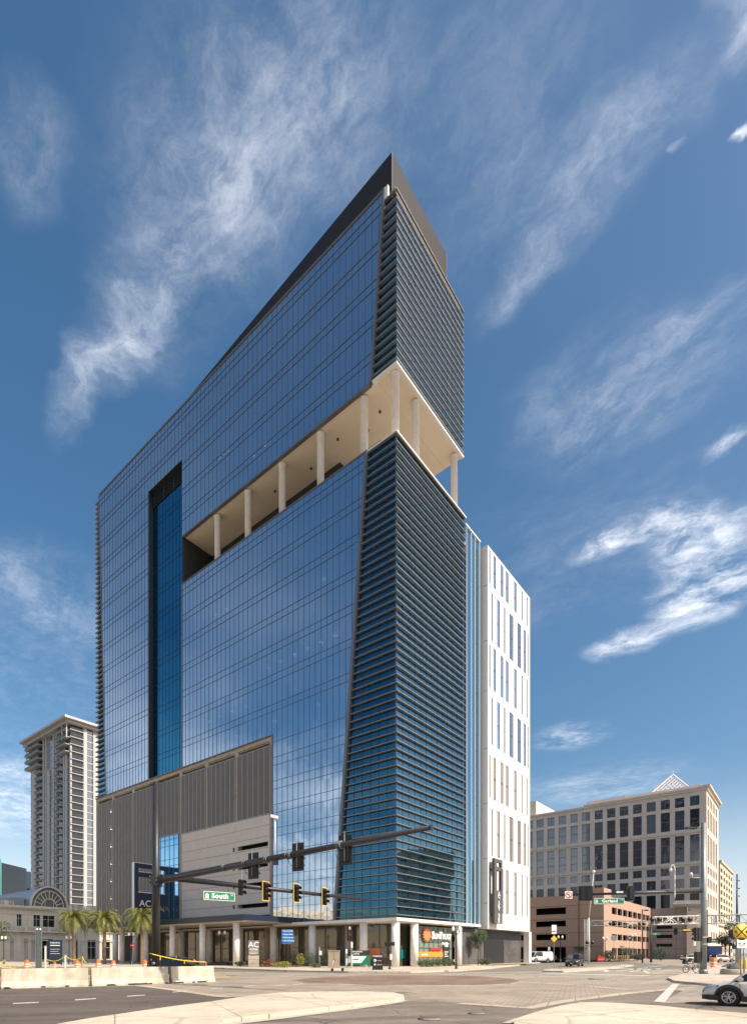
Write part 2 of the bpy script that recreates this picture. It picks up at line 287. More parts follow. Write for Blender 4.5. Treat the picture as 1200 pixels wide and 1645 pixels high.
# ---------------------------------------------------------------- mesh builder and tagging
class MB:
    def __init__(s): s.v = []; s.f = []; s.sm = []
    def add(s, vs, fs, smooth=False):
        o = len(s.v); s.v += [tuple(q) for q in vs]; s.f += [tuple(i + o for i in q) for q in fs]; s.sm += [smooth] * len(fs); return s
    def quad(s, a, b, c, d): return s.add([a, b, c, d], [(0, 1, 2, 3)])
    def poly(s, pts): return s.add(pts, [tuple(range(len(pts)))])
    def box(s, x0, x1, y0, y1, z0, z1):
        v = [(x0, y0, z0), (x1, y0, z0), (x1, y1, z0), (x0, y1, z0), (x0, y0, z1), (x1, y0, z1), (x1, y1, z1), (x0, y1, z1)]
        return s.add(v, [(0, 3, 2, 1), (4, 5, 6, 7), (0, 1, 5, 4), (1, 2, 6, 5), (2, 3, 7, 6), (3, 0, 4, 7)])
    def prism(s, pts, z0, z1):
        """pts: list of (x,y) counter-clockwise; z0,z1 numbers or per-point lists"""
        n = len(pts); za = z0 if isinstance(z0, (list, tuple)) else [z0] * n; zb = z1 if isinstance(z1, (list, tuple)) else [z1] * n
        v = [(p[0], p[1], za[i]) for i, p in enumerate(pts)] + [(p[0], p[1], zb[i]) for i, p in enumerate(pts)]
        return s.add(v, [tuple(range(n - 1, -1, -1)), tuple(range(n, 2 * n))] + [(i, (i + 1) % n, n + (i + 1) % n, n + i) for i in range(n)])
    def hull8(s, a, b):
        """two quads (4 points each) joined"""
        return s.add(list(a) + list(b), [(3, 2, 1, 0), (4, 5, 6, 7), (0, 1, 5, 4), (1, 2, 6, 5), (2, 3, 7, 6), (3, 0, 4, 7)])
    def tube(s, p0, p1, r0, r1=None, n=10, caps=True):
        r1 = r0 if r1 is None else r1; p0 = Vector(p0); p1 = Vector(p1); d = (p1 - p0).normalized()
        u = d.orthogonal().normalized(); w = d.cross(u); v = []
        for p, r in ((p0, r0), (p1, r1)):
            for i in range(n):
                a = 2 * math.pi * i / n; v.append(p + u * (r * math.cos(a)) + w * (r * math.sin(a)))
        s.add(v, [(i, (i + 1) % n, n + (i + 1) % n, n + i) for i in range(n)], True)
        if caps: s.add(v[:n], [tuple(range(n - 1, -1, -1))]); s.add(v[n:], [tuple(range(n))])
        return s
    def path(s, pts, r, n=6):
        rs = r if isinstance(r, (list, tuple)) else [r] * len(pts)
        for i in range(len(pts) - 1): s.tube(pts[i], pts[i + 1], rs[i], rs[i + 1], n)
        return s
    def lathe(s, prof, c=(0, 0, 0), n=16, axis='Z', caps=True):
        v = []; k = len(prof)
        for r, z in prof:
            for i in range(n):
                a = 2 * math.pi * i / n; x, y = r * math.cos(a), r * math.sin(a)
                q = (x, y, z) if axis == 'Z' else ((x, z, y) if axis == 'Y' else (z, x, y))
                v.append((q[0] + c[0], q[1] + c[1], q[2] + c[2]))
        s.add(v, [(j * n + i, j * n + (i + 1) % n, (j + 1) * n + (i + 1) % n, (j + 1) * n + i) for j in range(k - 1) for i in range(n)], True)
        if not caps: return s
        if prof[0][0] > 1e-4: s.add(v[:n], [tuple(range(n))])
        if prof[-1][0] > 1e-4: s.add(v[-n:], [tuple(range(n))])
        return s
    def sphere(s, c, r, n=12, m=8, sc=(1, 1, 1)):
        v = []; 
        for j in range(m + 1):
            th = math.pi * j / m
            for i in range(n):
                a = 2 * math.pi * i / n
                v.append((c[0] + r * sc[0] * math.sin(th) * math.cos(a), c[1] + r * sc[1] * math.sin(th) * math.sin(a), c[2] + r * sc[2] * math.cos(th)))
        return s.add(v, [(j * n + i, j * n + (i + 1) % n, (j + 1) * n + (i + 1) % n, (j + 1) * n + i) for j in range(m) for i in range(n)], True)
    def rbox(s, x0, x1, y0, y1, z0, z1, b=0.02):
        bm = bmesh.new(); bmesh.ops.create_cube(bm, size=1)
        for v in bm.verts: v.co = Vector((x0 + (v.co.x + .5) * (x1 - x0), y0 + (v.co.y + .5) * (y1 - y0), z0 + (v.co.z + .5) * (z1 - z0)))
        bmesh.ops.bevel(bm, geom=bm.edges[:], offset=b, segments=2, affect='EDGES')
        bm.verts.ensure_lookup_table(); r = s.add([v.co[:] for v in bm.verts], [[v.index for v in f.verts] for f in bm.faces]); bm.free(); return r
    def build(s, name, m, parent=None, loc=None, rz=None, fix=True):
        me = bpy.data.meshes.new(name); me.from_pydata(s.v, [], s.f)
        me.polygons.foreach_set('use_smooth', s.sm)
        if fix and len(s.f) < 4000:
            bm = bmesh.new(); bm.from_mesh(me); bmesh.ops.remove_doubles(bm, verts=bm.verts, dist=1e-5); bmesh.ops.recalc_face_normals(bm, faces=bm.faces[:]); bm.to_mesh(me); bm.free()
        me.validate(); me.update()
        me.materials.append(MATS[m] if isinstance(m, str) else m)
        o = bpy.data.objects.new(name, me); scene.collection.objects.link(o)
        if parent: o.parent = parent
        if loc is not None: o.location = loc
        if rz is not None: o.rotation_euler = (0, 0, rz)
        return o
def tag(o, label=None, cat=None, group=None, kind=None):
    if label: o['label'] = label
    if cat: o['category'] = cat
    if group: o['group'] = group
    if kind: o['kind'] = kind
    return o
def thing(name, label, cat, loc=(0, 0, 0), rz=0.0, group=None):
    o = bpy.data.objects.new(name, None); scene.collection.objects.link(o); o.empty_display_size = .3
    o.location = loc; o.rotation_euler = (0, 0, rz); return tag(o, label, cat, group)
def copy_tree(o, parent=None):
    c = o.copy(); scene.collection.objects.link(c)
    if parent: c.parent = parent
    for ch in list(o.children): copy_tree(ch, c)
    return c
def dup(o, loc, rz, label, sc=None):
    c = copy_tree(o); c.location = loc; c.rotation_euler = (0, 0, rz); c['label'] = label
    if sc: c.scale = (sc, sc, sc)
    return c
def text(s, size, parent, loc, rot, m, name='lettering', bold=0.0, ext=0.01, align='CENTER', sx=1.0, sp=1.0):
    cu = bpy.data.curves.new(name, 'FONT'); cu.body = s; cu.size = size; cu.extrude = ext; cu.offset = bold; cu.align_x = align; cu.align_y = 'CENTER'; cu.space_character = sp
    cu.resolution_u = 3
    t = bpy.data.objects.new('tmp', cu); scene.collection.objects.link(t)
    dg = bpy.context.evaluated_depsgraph_get(); me = bpy.data.meshes.new_from_object(t.evaluated_get(dg))
    bpy.data.objects.remove(t); me.materials.clear(); me.materials.append(MATS[m]); me.name = name
    o = bpy.data.objects.new(name, me); scene.collection.objects.link(o); o.parent = parent; o.location = loc; o.rotation_euler = rot; o.scale = (sx, 1, 1)
    return o
FRONT = (R(90), 0, 0)     # lettering upright, read from -Y
# ---------------------------------------------------------------- palette
mat('concrete', (.42, .36, .29), .85, var=.25, vscale=1.2, bump=.2, bscale=30, streak=.25)
mat('column_concrete', (.80, .765, .71), .8, var=.12, vscale=1.5, bump=.15, streak=.15)
mat('white_panel', (.78, .75, .70), .55, var=.05, vscale=.5)
mat('beige_panel', (.60, .53, .46), .7, var=.08, vscale=.8, streak=.10)
mat('soffit_tan', (.78, .69, .56), .8, var=.06, vscale=.4)
mat('dark_wall', (.025, .028, .03), .5)
mat('black_metal', (.018, .018, .02), .4, spec=.5)
mat('crown_metal', (.022, .020, .020), .62, spec=.25, var=.1, vscale=.4)
mat('fin_metal', (.215, .20, .185), .42, metal=.3, var=.08)
mat('frame_grey', (.155, .155, .16), .45, metal=.3)
mat('mullion', (.085, .135, .205), .4, metal=.3)
mat('white_mullion', (.7, .75, .78), .4)
mat('mesh_screen', (.205, .19, .172), .6, metal=.2, var=.12, vscale=.5, trans=.28)
mat('seam', (.38, .36, .34), .5, metal=.4)
mat('navy', (.012, .022, .045), .4)
mat('brick_grey', (.09, .085, .085), .8)
brickmat('dark_block', (.10, .095, .095), (.13, .122, .12), (.05, .05, .05), 1.0, .8, .3, .02, rot3=(R(90), 0, 0))
mat('white_paint', (.72, .70, .66), .6, var=.12, vscale=3)
mat('lane_paint', (.60, .57, .50), .8, var=.45, vscale=6, stain=.3)
mat('ceiling_light', (.9, .85, .75), .5, emit=(1, .90, .74), es=9)
mat('light_on', (.9, .85, .75), .5, emit=(1, .92, .78), es=7)
mat('globe', (.85, .82, .76), .35, spec=.6)
mat('steel_galv', (.22, .25, .25), .5, metal=.5, var=.15, vscale=4)
mat('pole_dark', (.035, .034, .036), .42, metal=.25, var=.25, vscale=5, bump=.1, bscale=40)
mat('signal_black', (.012, .012, .012), .45)
mat('lens_dark', (.05, .012, .01), .25)
mat('yellow_paint', (.75, .48, .03), .5, var=.1)
mat('yellow_tape', (.85, .62, .04), .5)
mat('orange', (.78, .16, .03), .55, var=.15, vscale=6)
mat('reflect_white', (.75, .72, .66), .4)
mat('sign_green', (.005, .17, .075), .45)
mat('sign_blue', (.01, .14, .45), .45)
mat('sign_white', (.80, .80, .78), .5)
mat('sign_orange', (.82, .33, .02), .5)
mat('red', (.55, .03, .03), .5)
mat('teal', (.01, .22, .22), .4)
mat('sun_orange', (.78, .22, .08), .5)
mat('banner_orange', (.80, .27, .03), .5)
mat('tire', (.018, .018, .018), .8, bump=.2)
mat('rim', (.55, .55, .56), .3, metal=.8)
mat('silver_paint', (.62, .59, .55), .3, metal=.15, spec=.6)
mat('grey_paint', (.065, .063, .065), .25, metal=.4, spec=.7)
mat('black_paint', (.02, .02, .022), .22, metal=.3, spec=.7)
mat('white_car', (.75, .74, .70), .3)
mat('trim_black', (.02, .02, .02), .55)
mat('headlight', (.35, .37, .4), .12, metal=.3)
mat('tail', (.4, .02, .02), .3)
window_glass('car_glass', (.01, .013, .015), 1.6, .02, 0.0)
window_glass('win_blue', (.055, .085, .12), 2.5, .04, .9, wsc=.35)
window_glass('win_dark', (.012, .016, .02), 1.7, .04, .3)
window_glass('shop_glass', (.085, .085, .055), 1.8, .03, .3)  # olive reflection of trees painted into the base colour
window_glass('hotel_glass', (.27, .235, .195), 1.8, .08, .1)  # beige reflection of the lower hotel panes painted into the base colour
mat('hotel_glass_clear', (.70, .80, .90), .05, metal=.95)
window_glass('win_grey', (.17, .19, .20), 2.0, .06, .5)
window_glass('win_deep', (.012, .02, .035), 2.3, .03, 2.2, wsc=.8)
window_glass('fan_glass', (.13, .14, .12), 2.2, .05, .3)
mat('corner_line', (.02, .05, .075), .4)
mat('slot_line', (.006, .04, .075), .4)
window_glass('shop_bright', (.20, .27, .22), 1.6, .03, .3)
curtain_glass('glass_main', refl=(.50, .565, .635), base=.43, see=.30, tilt=.013, tint=(.10, .14, .18))
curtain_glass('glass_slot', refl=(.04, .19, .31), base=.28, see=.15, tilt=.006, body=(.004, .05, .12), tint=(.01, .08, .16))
curtain_glass('glass_corner_left', refl=(.11, .32, .48), base=.28, see=.25, pw=1.3, tilt=.006, body=(.006, .045, .10), tint=(.02, .09, .16))
curtain_glass('glass_corner_right', refl=(.30, .50, .61), base=.38, see=.30, pw=1.3, axis='X', tilt=.010, body=(.01, .05, .08), tint=(.03, .10, .14))
curtain_glass('glass_low', refl=(.30, .58, .80), base=.40, see=.15, tilt=.008, fh=3.4, z0=6.0)
mat('tower_wall', (.24, .235, .235), .8, var=.08, vscale=.2)
mat('tower_white', (.47, .455, .43), .8, var=.06, vscale=.2)
mat('tower_dark', (.05, .045, .04), .7)
mat('rail_dark', (.06, .065, .07), .5)
mat('office_stone', (.64, .55, .465), .8, var=.10, vscale=.15)
mat('cream_stone', (.62, .52, .38), .8, var=.06, vscale=.3)
mat('brown_stucco', (.42, .285, .21), .85, var=.08, vscale=.4)
mat('garage_grey', (.27, .24, .225), .85, var=.08, vscale=.4)
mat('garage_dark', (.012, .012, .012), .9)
mat('station_wall', (.62, .57, .49), .8, var=.12, vscale=.7, streak=.2)
mat('station_roof', (.30, .33, .36), .45, metal=.2)
mat('blue_grey_wall', (.22, .28, .33), .8, var=.05)
mat('teal_wall', (.12, .42, .38), .7)
mat('bark_palm', (.20, .14, .09), .9, var=.5, vscale=9, bump=1.0, bscale=14)
mat('bark', (.12, .09, .065), .9, var=.3, vscale=8)
mat('leaf', (.055, .085, .025), .6, var=.7, vscale=1.2)
mat('leaf_dark', (.03, .05, .018), .65, var=.6, vscale=1.2)
mat('leaf_yellow', (.20, .19, .03), .6, var=.6, vscale=2)
mat('leaf_red', (.20, .045, .02), .6, var=.6, vscale=3)
mat('frond', (.19, .20, .045), .5, var=.7, vscale=.7)
mat('wood', (.45, .30, .16), .8, var=.3)
mat('curb', (.50, .44, .36), .85, var=.22, vscale=2, stain=.3)
mat('barrier_concrete', (.60, .53, .41), .85, var=.30, vscale=1.8, bump=.4, bscale=18, stain=.55, streak=.5)
brickmat('pavers', (.42, .35, .27), (.36, .30, .235), (.24, .195, .15), 1.0, .45, .22, .02, rot=R(20), stain=.22)
brickmat('pavers_red', (.31, .215, .155), (.26, .18, .13), (.19, .14, .105), 1.0, .3, .15, .01, rot=R(20), stain=.3)
worn('island_concrete', (.62, .53, .41), crack=.30, csc=.16, joints=3.0, ang=R(-25), big=.32)
worn('sidewalk', (.56, .48, .38), crack=.15, joints=1.5, ang=A, big=.30)
worn('asphalt', (.36, .31, .25), crack=.45, lanes=.16, ang=-A, big=.38, csc=.22)
worn('asphalt_dark', (.135, .112, .095), crack=.35, lanes=.22, ang=R(-12), big=.35, csc=.3)
worn('asphalt_mid', (.22, .185, .15), crack=.5, lanes=.28, ang=R(-12), big=.42, csc=.3)
worn('paver_band', (.52, .44, .33), crack=0, joints=.9, ang=R(20), big=.4)
mat('mulch', (.13, .075, .045), .95, var=.4, vscale=5, bump=.8, bscale=20)
mat('grass', (.16, .14, .03), .9, var=.6, vscale=1.5, bump=1, bscale=30)
mat('far_ground', (.20, .18, .14), .95, var=.3, vscale=.02)
mat('blue_tarp', (.02, .05, .15), .6, var=.3)
mat('cabinet', (.33, .26, .19), .6, var=.15)
mat('stone_sign', (.45, .37, .29), .8, var=.25, vscale=2)
mat('sign_grey', (.18, .16, .15), .6)
mat('lattice', (.75, .74, .72), .5)
mat('dirt', (.42, .30, .16), .95, var=.4, vscale=2, bump=1, bscale=8)
# ================================================================ GROUND
ground = MB().add([(-2500, -600, -.02), (2500, -600, -.02), (2500, 4000, -.02), (-2500, 4000, -.02)], [(0, 1, 2, 3)]).build('ground', 'far_ground'); tag(ground, kind='structure')
def flat(name, pts, z, m, thick=None):
    """a laid surface: a sheet, or a raised slab with real edges when thick is given"""
    b = MB(); q = [(p[0], p[1]) for p in pts]
    ar = sum(q[i][0] * q[(i + 1) % len(q)][1] - q[(i + 1) % len(q)][0] * q[i][1] for i in range(len(q)))
    if ar < 0: q.reverse()
    if thick: b.prism(q, z - thick, z)
    else: b.poly([(x, y, z) for x, y in q])
    return tag(b.build(name, m), kind='structure')
def gp(*ps): return [G(x, y)[:2] for x, y in ps]
L2 = lambda x, y: tuple(L2W(x, y)[:2])
flat('road', [(-90, 4), (120, 4), (150, 60), (260, 300), (150, 330), (60, 150), (40, 66), (2, 48), (-40, 60), (-140, 120)], 0.0, 'asphalt')
# darker lanes left and centre
flat('asphalt_lane', [(-60, 13.0), (-60, 30), *gp((0, 1589), (100, 1586), (222, 1583.5), (350, 1601.5), (409, 1603), (380, 1612)), (-3.2, 17.2), (-6.5, 13.0)], .004, 'asphalt_dark')
flat('asphalt_lane', [*gp((409, 1603), (660, 1607.5), (715, 1608), (740, 1614), (850, 1621.5), (905, 1610), (1000, 1598), (1075, 1590), (1096, 1592), (1060, 1612), (1200, 1606)), (22, 14), (22, 9), (-8, 9), (-8, 15)], .004, 'asphalt_mid')
# paved centre of the crossing
flat('pavers', gp((222, 1583.5), (342, 1570), (500, 1567), (660, 1566), (800, 1568), (940, 1577), (1085, 1584), (1078, 1589), (1000, 1596), (905, 1608), (850, 1619), (740, 1612), (715, 1606.5), (660, 1606), (409, 1601.5), (350, 1600)), .008, 'pavers')
flat('red_pavers', gp((468, 1575), (520, 1570), (600, 1567.5), (700, 1567), (770, 1568.5), (820, 1572.5), (836, 1577), (815, 1581), (760, 1583), (660, 1583.5), (560, 1581), (490, 1578.5)), .014, 'pavers_red')
flat('paver_band', gp((464, 1575.5), (560, 1582.2), (660, 1585), (762, 1584.6), (820, 1582), (843, 1577.4), (836, 1577), (815, 1581), (760, 1583), (660, 1583.5), (560, 1581), (490, 1578.5)), .012, 'paver_band')
def strip(px, w, z, m, name='paver_band'):
    """a band of constant width following ground points"""
    pts = [Vector(p) for p in gp(*px)]; a = []; b = []
    for i, p in enumerate(pts):
        d = (pts[min(i + 1, len(pts) - 1)] - pts[max(i - 1, 0)]).normalized(); nn = Vector((-d.y, d.x)) * w / 2
        a.append(p + nn); b.append(p - nn)
    return flat(name, [tuple(q) for q in a] + [tuple(q) for q in reversed(b)], z, m)
strip([(222, 1583.5), (290, 1592), (350, 1600.8), (372, 1602.2)], .45, .013, 'paver_band')
strip([(740, 1612.6), (850, 1620), (905, 1609), (1000, 1597), (1080, 1589)], .55, .013, 'paver_band')
strip([(842, 1578), (940, 1584), (1010, 1590)], .40, .013, 'paver_band')
# concrete islands in the foreground with rolled kerbs
isl = [(-9.5, 11.5), *gp((80, 1656), (136, 1645), (200, 1635), (270, 1624), (340, 1614.5), (409, 1603.6), (451, 1599.4), (526, 1597.3), (600, 1597.6), (632, 1599.3), (648, 1603), (649, 1607), (635, 1610), (562, 1620.5), (460, 1633), (358, 1645.5)), (-3.2, 11.5)]
flat('traffic_island', isl, .13, 'island_concrete', .16)
strip([(649, 1608), (635, 1611.5), (562, 1622.5), (460, 1635.5), (352, 1648.5)], .34, .020, 'curb', 'gutter')
isl2 = [(2.9, 11.5), *gp((826, 1645), (869.6, 1629), (900, 1621), (932, 1615.5), (965, 1615), (1000, 1617), (1060, 1621), (1120, 1627.5), (1200, 1634)), (16, 12.5), (16, 11.5)]
flat('traffic_island', isl2, .11, 'island_concrete', .14)
strip([(815, 1645), (865, 1628), (898, 1619.5), (932, 1613.6), (966, 1613.2)], .28, .020, 'curb', 'gutter')
# pavement round the foot of the tower
side = gp((-60, 1553), (150, 1555), (342, 1556), (460, 1560.5), (560, 1562.5), (660, 1563), (731, 1560.6), (790, 1556), (830, 1551.5), (887, 1544.5), (930, 1541)) + [L2(80, -8), L2(80, 30), L2(-2, 110), L2(-14, 110)]
flat('pavement', side, .13, 'sidewalk', .18)
flat('planting_bed', [L2(-2.2, 9.5), L2(-2.2, 46), L2(-6.6, 46), L2(-7.2, 24), L2(-5.6, 10.5)], .17, 'mulch', .06)
flat('planting_bed', [L2(4.2, -.6), L2(14.8, -.6), L2(14.8, -2.0), L2(4.2, -2.0)], .17, 'mulch', .06)
flat('planting_bed', [L2(15.5, -2.2), L2(30, -2.2), L2(30, -5.0), L2(15.5, -4.6)], .16, 'mulch', .05)
# construction ground left, behind the barriers
flat('bare_ground', [(-60, 34), (-22, 33.5), (-14.5, 38), (-10.6, 41), (-14, 49), (-24, 58), (-70, 66)], .05, 'dirt', .08)
flat('grass', [(-66, 42), (-30, 40), (-19, 47), (-25, 56), (-66, 62)], .10, 'grass', .06)
# right hand pavement corner
rp = gp((1072, 1573), (1083, 1578.5), (1100, 1580.3), (1150, 1585), (1260, 1592)) + [(60, 40), (110, 120), (92, 124)] + gp((1140, 1553.5), (1125, 1556.5), (1106, 1563.5), (1085, 1570))
flat('pavement', rp, .13, 'sidewalk', .17)
# median with its raised kerb running up the street
md = gp((871, 1561.5), (905, 1562.2), (960, 1558.5), (1000, 1554.6), (1018, 1551.6), (1005, 1551.0), (960, 1552.6), (905, 1556.0), (876, 1559.6))
flat('median', md, .14, 'curb', .16)
flat('median', gp((890, 1559.0), (950, 1555.6), (1000, 1552.5), (990, 1552.2), (940, 1554), (896, 1557)), .145, 'pavers_red')
# painted marks
def mark(px, m='lane_paint', z=.018): return flat('painted_marking', gp(*px), z, m)
for a in (((22, 1612.3), (62, 1610.4), (62, 1611.9), (20, 1613.8)), ((120, 1606.5), (154, 1604.2), (154, 1605.5), (121, 1607.9)), ((204, 1600.6), (233, 1598.6), (233, 1599.8), (205, 1601.9)), ((276, 1594), (300, 1592.3), (302, 1593.2), (278, 1594.9)), ((337, 1589), (357, 1587.4), (358, 1588.2), (339, 1589.9)), ((390, 1585), (408, 1583.6), (410, 1584.3), (392, 1585.8)), ((440, 1583.6), (458, 1582.4), (459, 1583), (441, 1584.3)), ((470, 1581.7), (486, 1580.4), (488, 1581), (472, 1582.3))):
    mark(a, 'lane_paint')
mark(((1080, 1581), (1091, 1581.5), (1068, 1611), (1050, 1610)))
mark(((860, 1563.6), (920, 1564.4), (1044, 1567.6), (1044, 1568.6), (920, 1565.6), (860, 1564.6)))
mark(((1090, 1590.5), (1098, 1590.8), (1098, 1591.6), (1090, 1591.4)))
for a in (((968, 1558.8), (976, 1558.2), (980, 1561.2), (971, 1561.8)), ((1027, 1558.6), (1032, 1558.4), (1046, 1563.8), (1040, 1564.4)), ((988, 1560.4), (1072, 1550.4), (1074, 1550.7), (990, 1561)), ((975, 1556), (1060, 1557.0), (1060, 1557.7), (975, 1556.8)), ((1010, 1561), (1062, 1555.6), (1063, 1556.3), (1012, 1561.9))):
    mark(a)
# manhole covers and joints
for px, py, r in ((650, 1596.2, .45), (958, 1573.3, .5), (690, 1638, .28), (765, 1629, .22)):
    c = G(px, py); o = MB().lathe([(0, .004), (r * .55, .010), (r, .010), (r, 0), (r * 1.15, 0), (r * 1.15, -.004)], n=20).build('manhole_cover', 'asphalt_mid', loc=(c.x, c.y, .020)); tag(o, kind='structure')

# ================================================================ MAIN TOWER
tower = thing('office_tower', 'tall blue glass office and hotel tower with louvred corner and open terrace floor', 'building', C0, A)
T = tower
zt, zc, zf, zg, zb = 92.8, 71.3, 63.2, 32.8, 6.05
def sl(z): return 2.06 + (92.8 - z) * .0926          # slanted edge nearest the corner
def sr(z): return 72.94 - (92.8 - z) * .0477         # slanted edge at the far end
GX = 0.0
def gquad(name, m, y0, y1, z0, z1, x=GX, sub=None):
    f0 = y0 if callable(y0) else (lambda z: y0); f1 = y1 if callable(y1) else (lambda z: y1)
    b = MB(); b.quad((x, f0(z0), z0), (x, f1(z0), z0), (x, f1(z1), z1), (x, f0(z1), z1))
    return b.build(name, m, T)
gquad('glass_wall', 'glass_main', sl, 44.1, zc, zt)
gquad('glass_wall', 'glass_main', 54.6, sr, zg, zt)
gquad('glass_wall', 'glass_main', 44.1, 54.6, 84.1, zt)
gquad('glass_wall', 'glass_main', sl, 44.1, zg, zf)
gquad('glass_wall', 'glass_main', sl, 21.8, zb, zg)
# mullion grid
mu = MB(); w = .016; pr = -.045
ys = [21.8 + 1.064 * k for k in range(-19, 49)]
def vm(y, z0, z1, bw=w): mu.box(pr, .02, y - bw, y + bw, z0, z1)
def zcut(y, z0, z1):
    """part of z0..z1 where the slanted edges leave glass at this y"""
    zs = 92.8 - (y - 2.06) / .0926          # below this the corner edge has passed y
    lo = max(z0, zs) if y < 12 else z0
    if y > 69: lo = max(lo, 92.8 - (72.94 - y) / .0477)
    return lo
for y in ys:
    for (ya, yb, z0, z1) in ((2, 44.1, zc, zt), (54.6, 73, zg, zt), (44.1, 54.6, 84.1, zt), (4, 44.1, zg, zf), (6, 21.8, zb, zg)):
        if ya < y < yb:
            lo = zcut(y, z0, z1)
            if lo < z1 - .3: vm(y, lo, z1)
def hm(z, y0, y1, bw=.019): mu.box(pr - .01, .02, y0, y1, z - bw, z + bw)
for k in range(0, 15):
    for dzz in (0, -1.0):
        z = zg + 4.2 * k + dzz
        if zg + .1 < z < zf - .2: hm(z, sl(z), 44.1)
        if zg + .1 < z < zt - .2: hm(z, 54.6, sr(z))
        if zc + .2 < z < zt - .2: hm(z, sl(z), 44.1)
        if 84.3 < z < zt - .2: hm(z, 44.1, 54.6)
for k in range(0, 9):
    for dzz in (0, -1.15):
        z = 6.05 + 3.34 * k + dzz
        if zb + .2 < z < zg - .2: hm(z, sl(z), 21.8)
mu.build('mullion_grid', 'mullion', T, fix=False)
# slanted edge returns and copings
def slant_bar(name, f, z0, z1, m, dy0, dy1, x0, x1):
    b = MB(); b.hull8([(x0, f(z0) + dy0, z0), (x1, f(z0) + dy0, z0), (x1, f(z0) + dy1, z0), (x0, f(z0) + dy1, z0)], [(x0, f(z1) + dy0, z1), (x1, f(z1) + dy0, z1), (x1, f(z1) + dy1, z1), (x0, f(z1) + dy1, z1)])
    return b.build(name, m, T)
slant_bar('edge_return', sl, zc, zt + .3, 'frame_grey', -.32, 0, -.12, .9)
slant_bar('edge_return', sl, zb, zf + .1, 'frame_grey', -.42, 0, -.12, .9)
slant_bar('edge_return', sr, zg, zt, 'frame_grey', 0, .3, -.05, .9)
cp = MB()
cp.box(-.10, .5, sl(zt), 72.9, zt, zt + .28); cp.box(-.08, .5, sl(zf) - .2, 44.1, zf, zf + .16)
cp.box(-.08, .2, 44.0, 44.18, zg, zf); cp.box(-.08, .9, 21.62, 21.80, zb - .2, zg); cp.box(-.09, .3, 21.8, 74.6, zg - .16, zg - .02)
cp.box(-.08, .4, sl(zc), 44.1, zc - .22, zc)
cp.build('coping', 'frame_grey', T)
# floors and ceilings lying behind the glass
fl = MB()
for k in range(0, 15):
    z = zg + 4.2 * k
    if z < zf - 1: fl.box(.35, 7, 10, 44.0, z - .9, z - .05)
    if z < zt - 1: fl.box(.35, 7, 54.8, 69.5, z - .9, z - .05)
    if zc - 1 < z < zt - 1 and k > 9: fl.box(.35, 7, 4.6, 54.6 if z > 84 else 44.0, z - .9, z - .05)
for k in range(1, 8): fl.box(.35, 7, 10.4, 21.6, 6.05 + 3.34 * k - .7, 6.05 + 3.34 * k)
fl.build('floor_slabs', 'concrete', T, fix=False)
core = MB()
core.box(7, 16, 6, 72, zg, zf - .3); core.box(7, 15.8, 3, 72, zc + .3, zt - .5); core.box(7, 16, 54.4, 72, zf - .3, zc + .3); core.box(7, 16, 6, 21.6, zb + .3, zg)
core.build('core_wall', 'tower_dark', T)
for i in range(3): pass
lm = MB()
random.seed(3)
def lamp(y, z, x=2.5, s=.34): lm.tube((x, y, z - .06), (x, y, z), s, n=14)
for k, yy in ((3, (12, 14.6, 17.2, 19.8, 22.6, 25.5)), (2, (31, 34, 37, 40)), (6, (35.5, 38)), (11, (26, 29)), (12, (36, 37.2, 35)), (1, (15, 24, 33)), (5, (14,))):
    for y in yy: lamp(y, zg + 4.2 * k - .95)
for k in range(2, 8): lamp(16.5, 6.05 + 3.34 * k - .75, 1.5, .25)
lm.build('ceiling_lights', 'ceiling_light', T)
# ---- terrace level
te = MB()
te.box(.35, 16.0, 3.2, 44.0, zc - .1, zc + .3); te.box(.5, 16.0, .5, 3.2, zc - .02, zc + .3)
te.build('terrace_soffit', 'soffit_tan', T)
MB().box(.35, 16.4, .5, 44, zf - .45, zf - .05).build('terrace_floor', 'concrete', T)
tw = MB(); tw.box(5.8, 16, 14.1, 44, zf - .05, zc - .1); tw.box(.3, 16, 44.0, 44.5, zf - .05, zc - .1); tw.build('terrace_wall', 'dark_wall', T)
def column(x, y, z0, z1, r=.5, m='column_concrete', cap=False):
    b = MB(); pf = [(r, z0), (r, z1 - .02)]
    if cap: pf = [(r, z0), (r, z1 - .45), (r * 1.18, z1 - .45), (r * 1.18, z1 - .02)]
    b.lathe(pf, (x, y, 0), 20); return b.build('column', m, T)
for y in (5.7, 13.2, 20.7, 28.2, 35.7): column(.95, y, zf - .05, zc - .1, .48, cap=True)
column(1.0, .95, zf - .05, zc, .48, cap=True)
column(5.4, 1.0, zf - .05, zc, .48, cap=True); column(15.0, 1.0, zf - .05, zc, .48, cap=True)
column(9.5, 12.0, zf - .05, zc, .48, cap=True)
rl = MB()
for k in range(14): rl.tube((.8, 3 + k * 3, zf), (.8, 3 + k * 3, zf + 1.1), .035)
rl.tube((.8, 3, zf + 1.1), (.8, 42, zf + 1.1), .03)
for k in range(6): rl.tube((1.2 + k * 2.6, .8, zf), (1.2 + k * 2.6, .8, zf + .7), .04)
rl.build('terrace_rail', 'frame_grey', T)
MB().tube((3.5, 5.2, zc - .22), (3.5, 5.2, zc - .1), .18).tube((4.5, 8, zc - .22), (4.5, 8, zc - .1), .18).tube((3, 12, zc - .22), (3, 12, zc - .1), .18).tube((4, 18, zc - .22), (4, 18, zc - .1), .18).tube((3.4, 25, zc - .22), (3.4, 25, zc - .1), .18).build('soffit_fixtures', 'brick_grey', T)
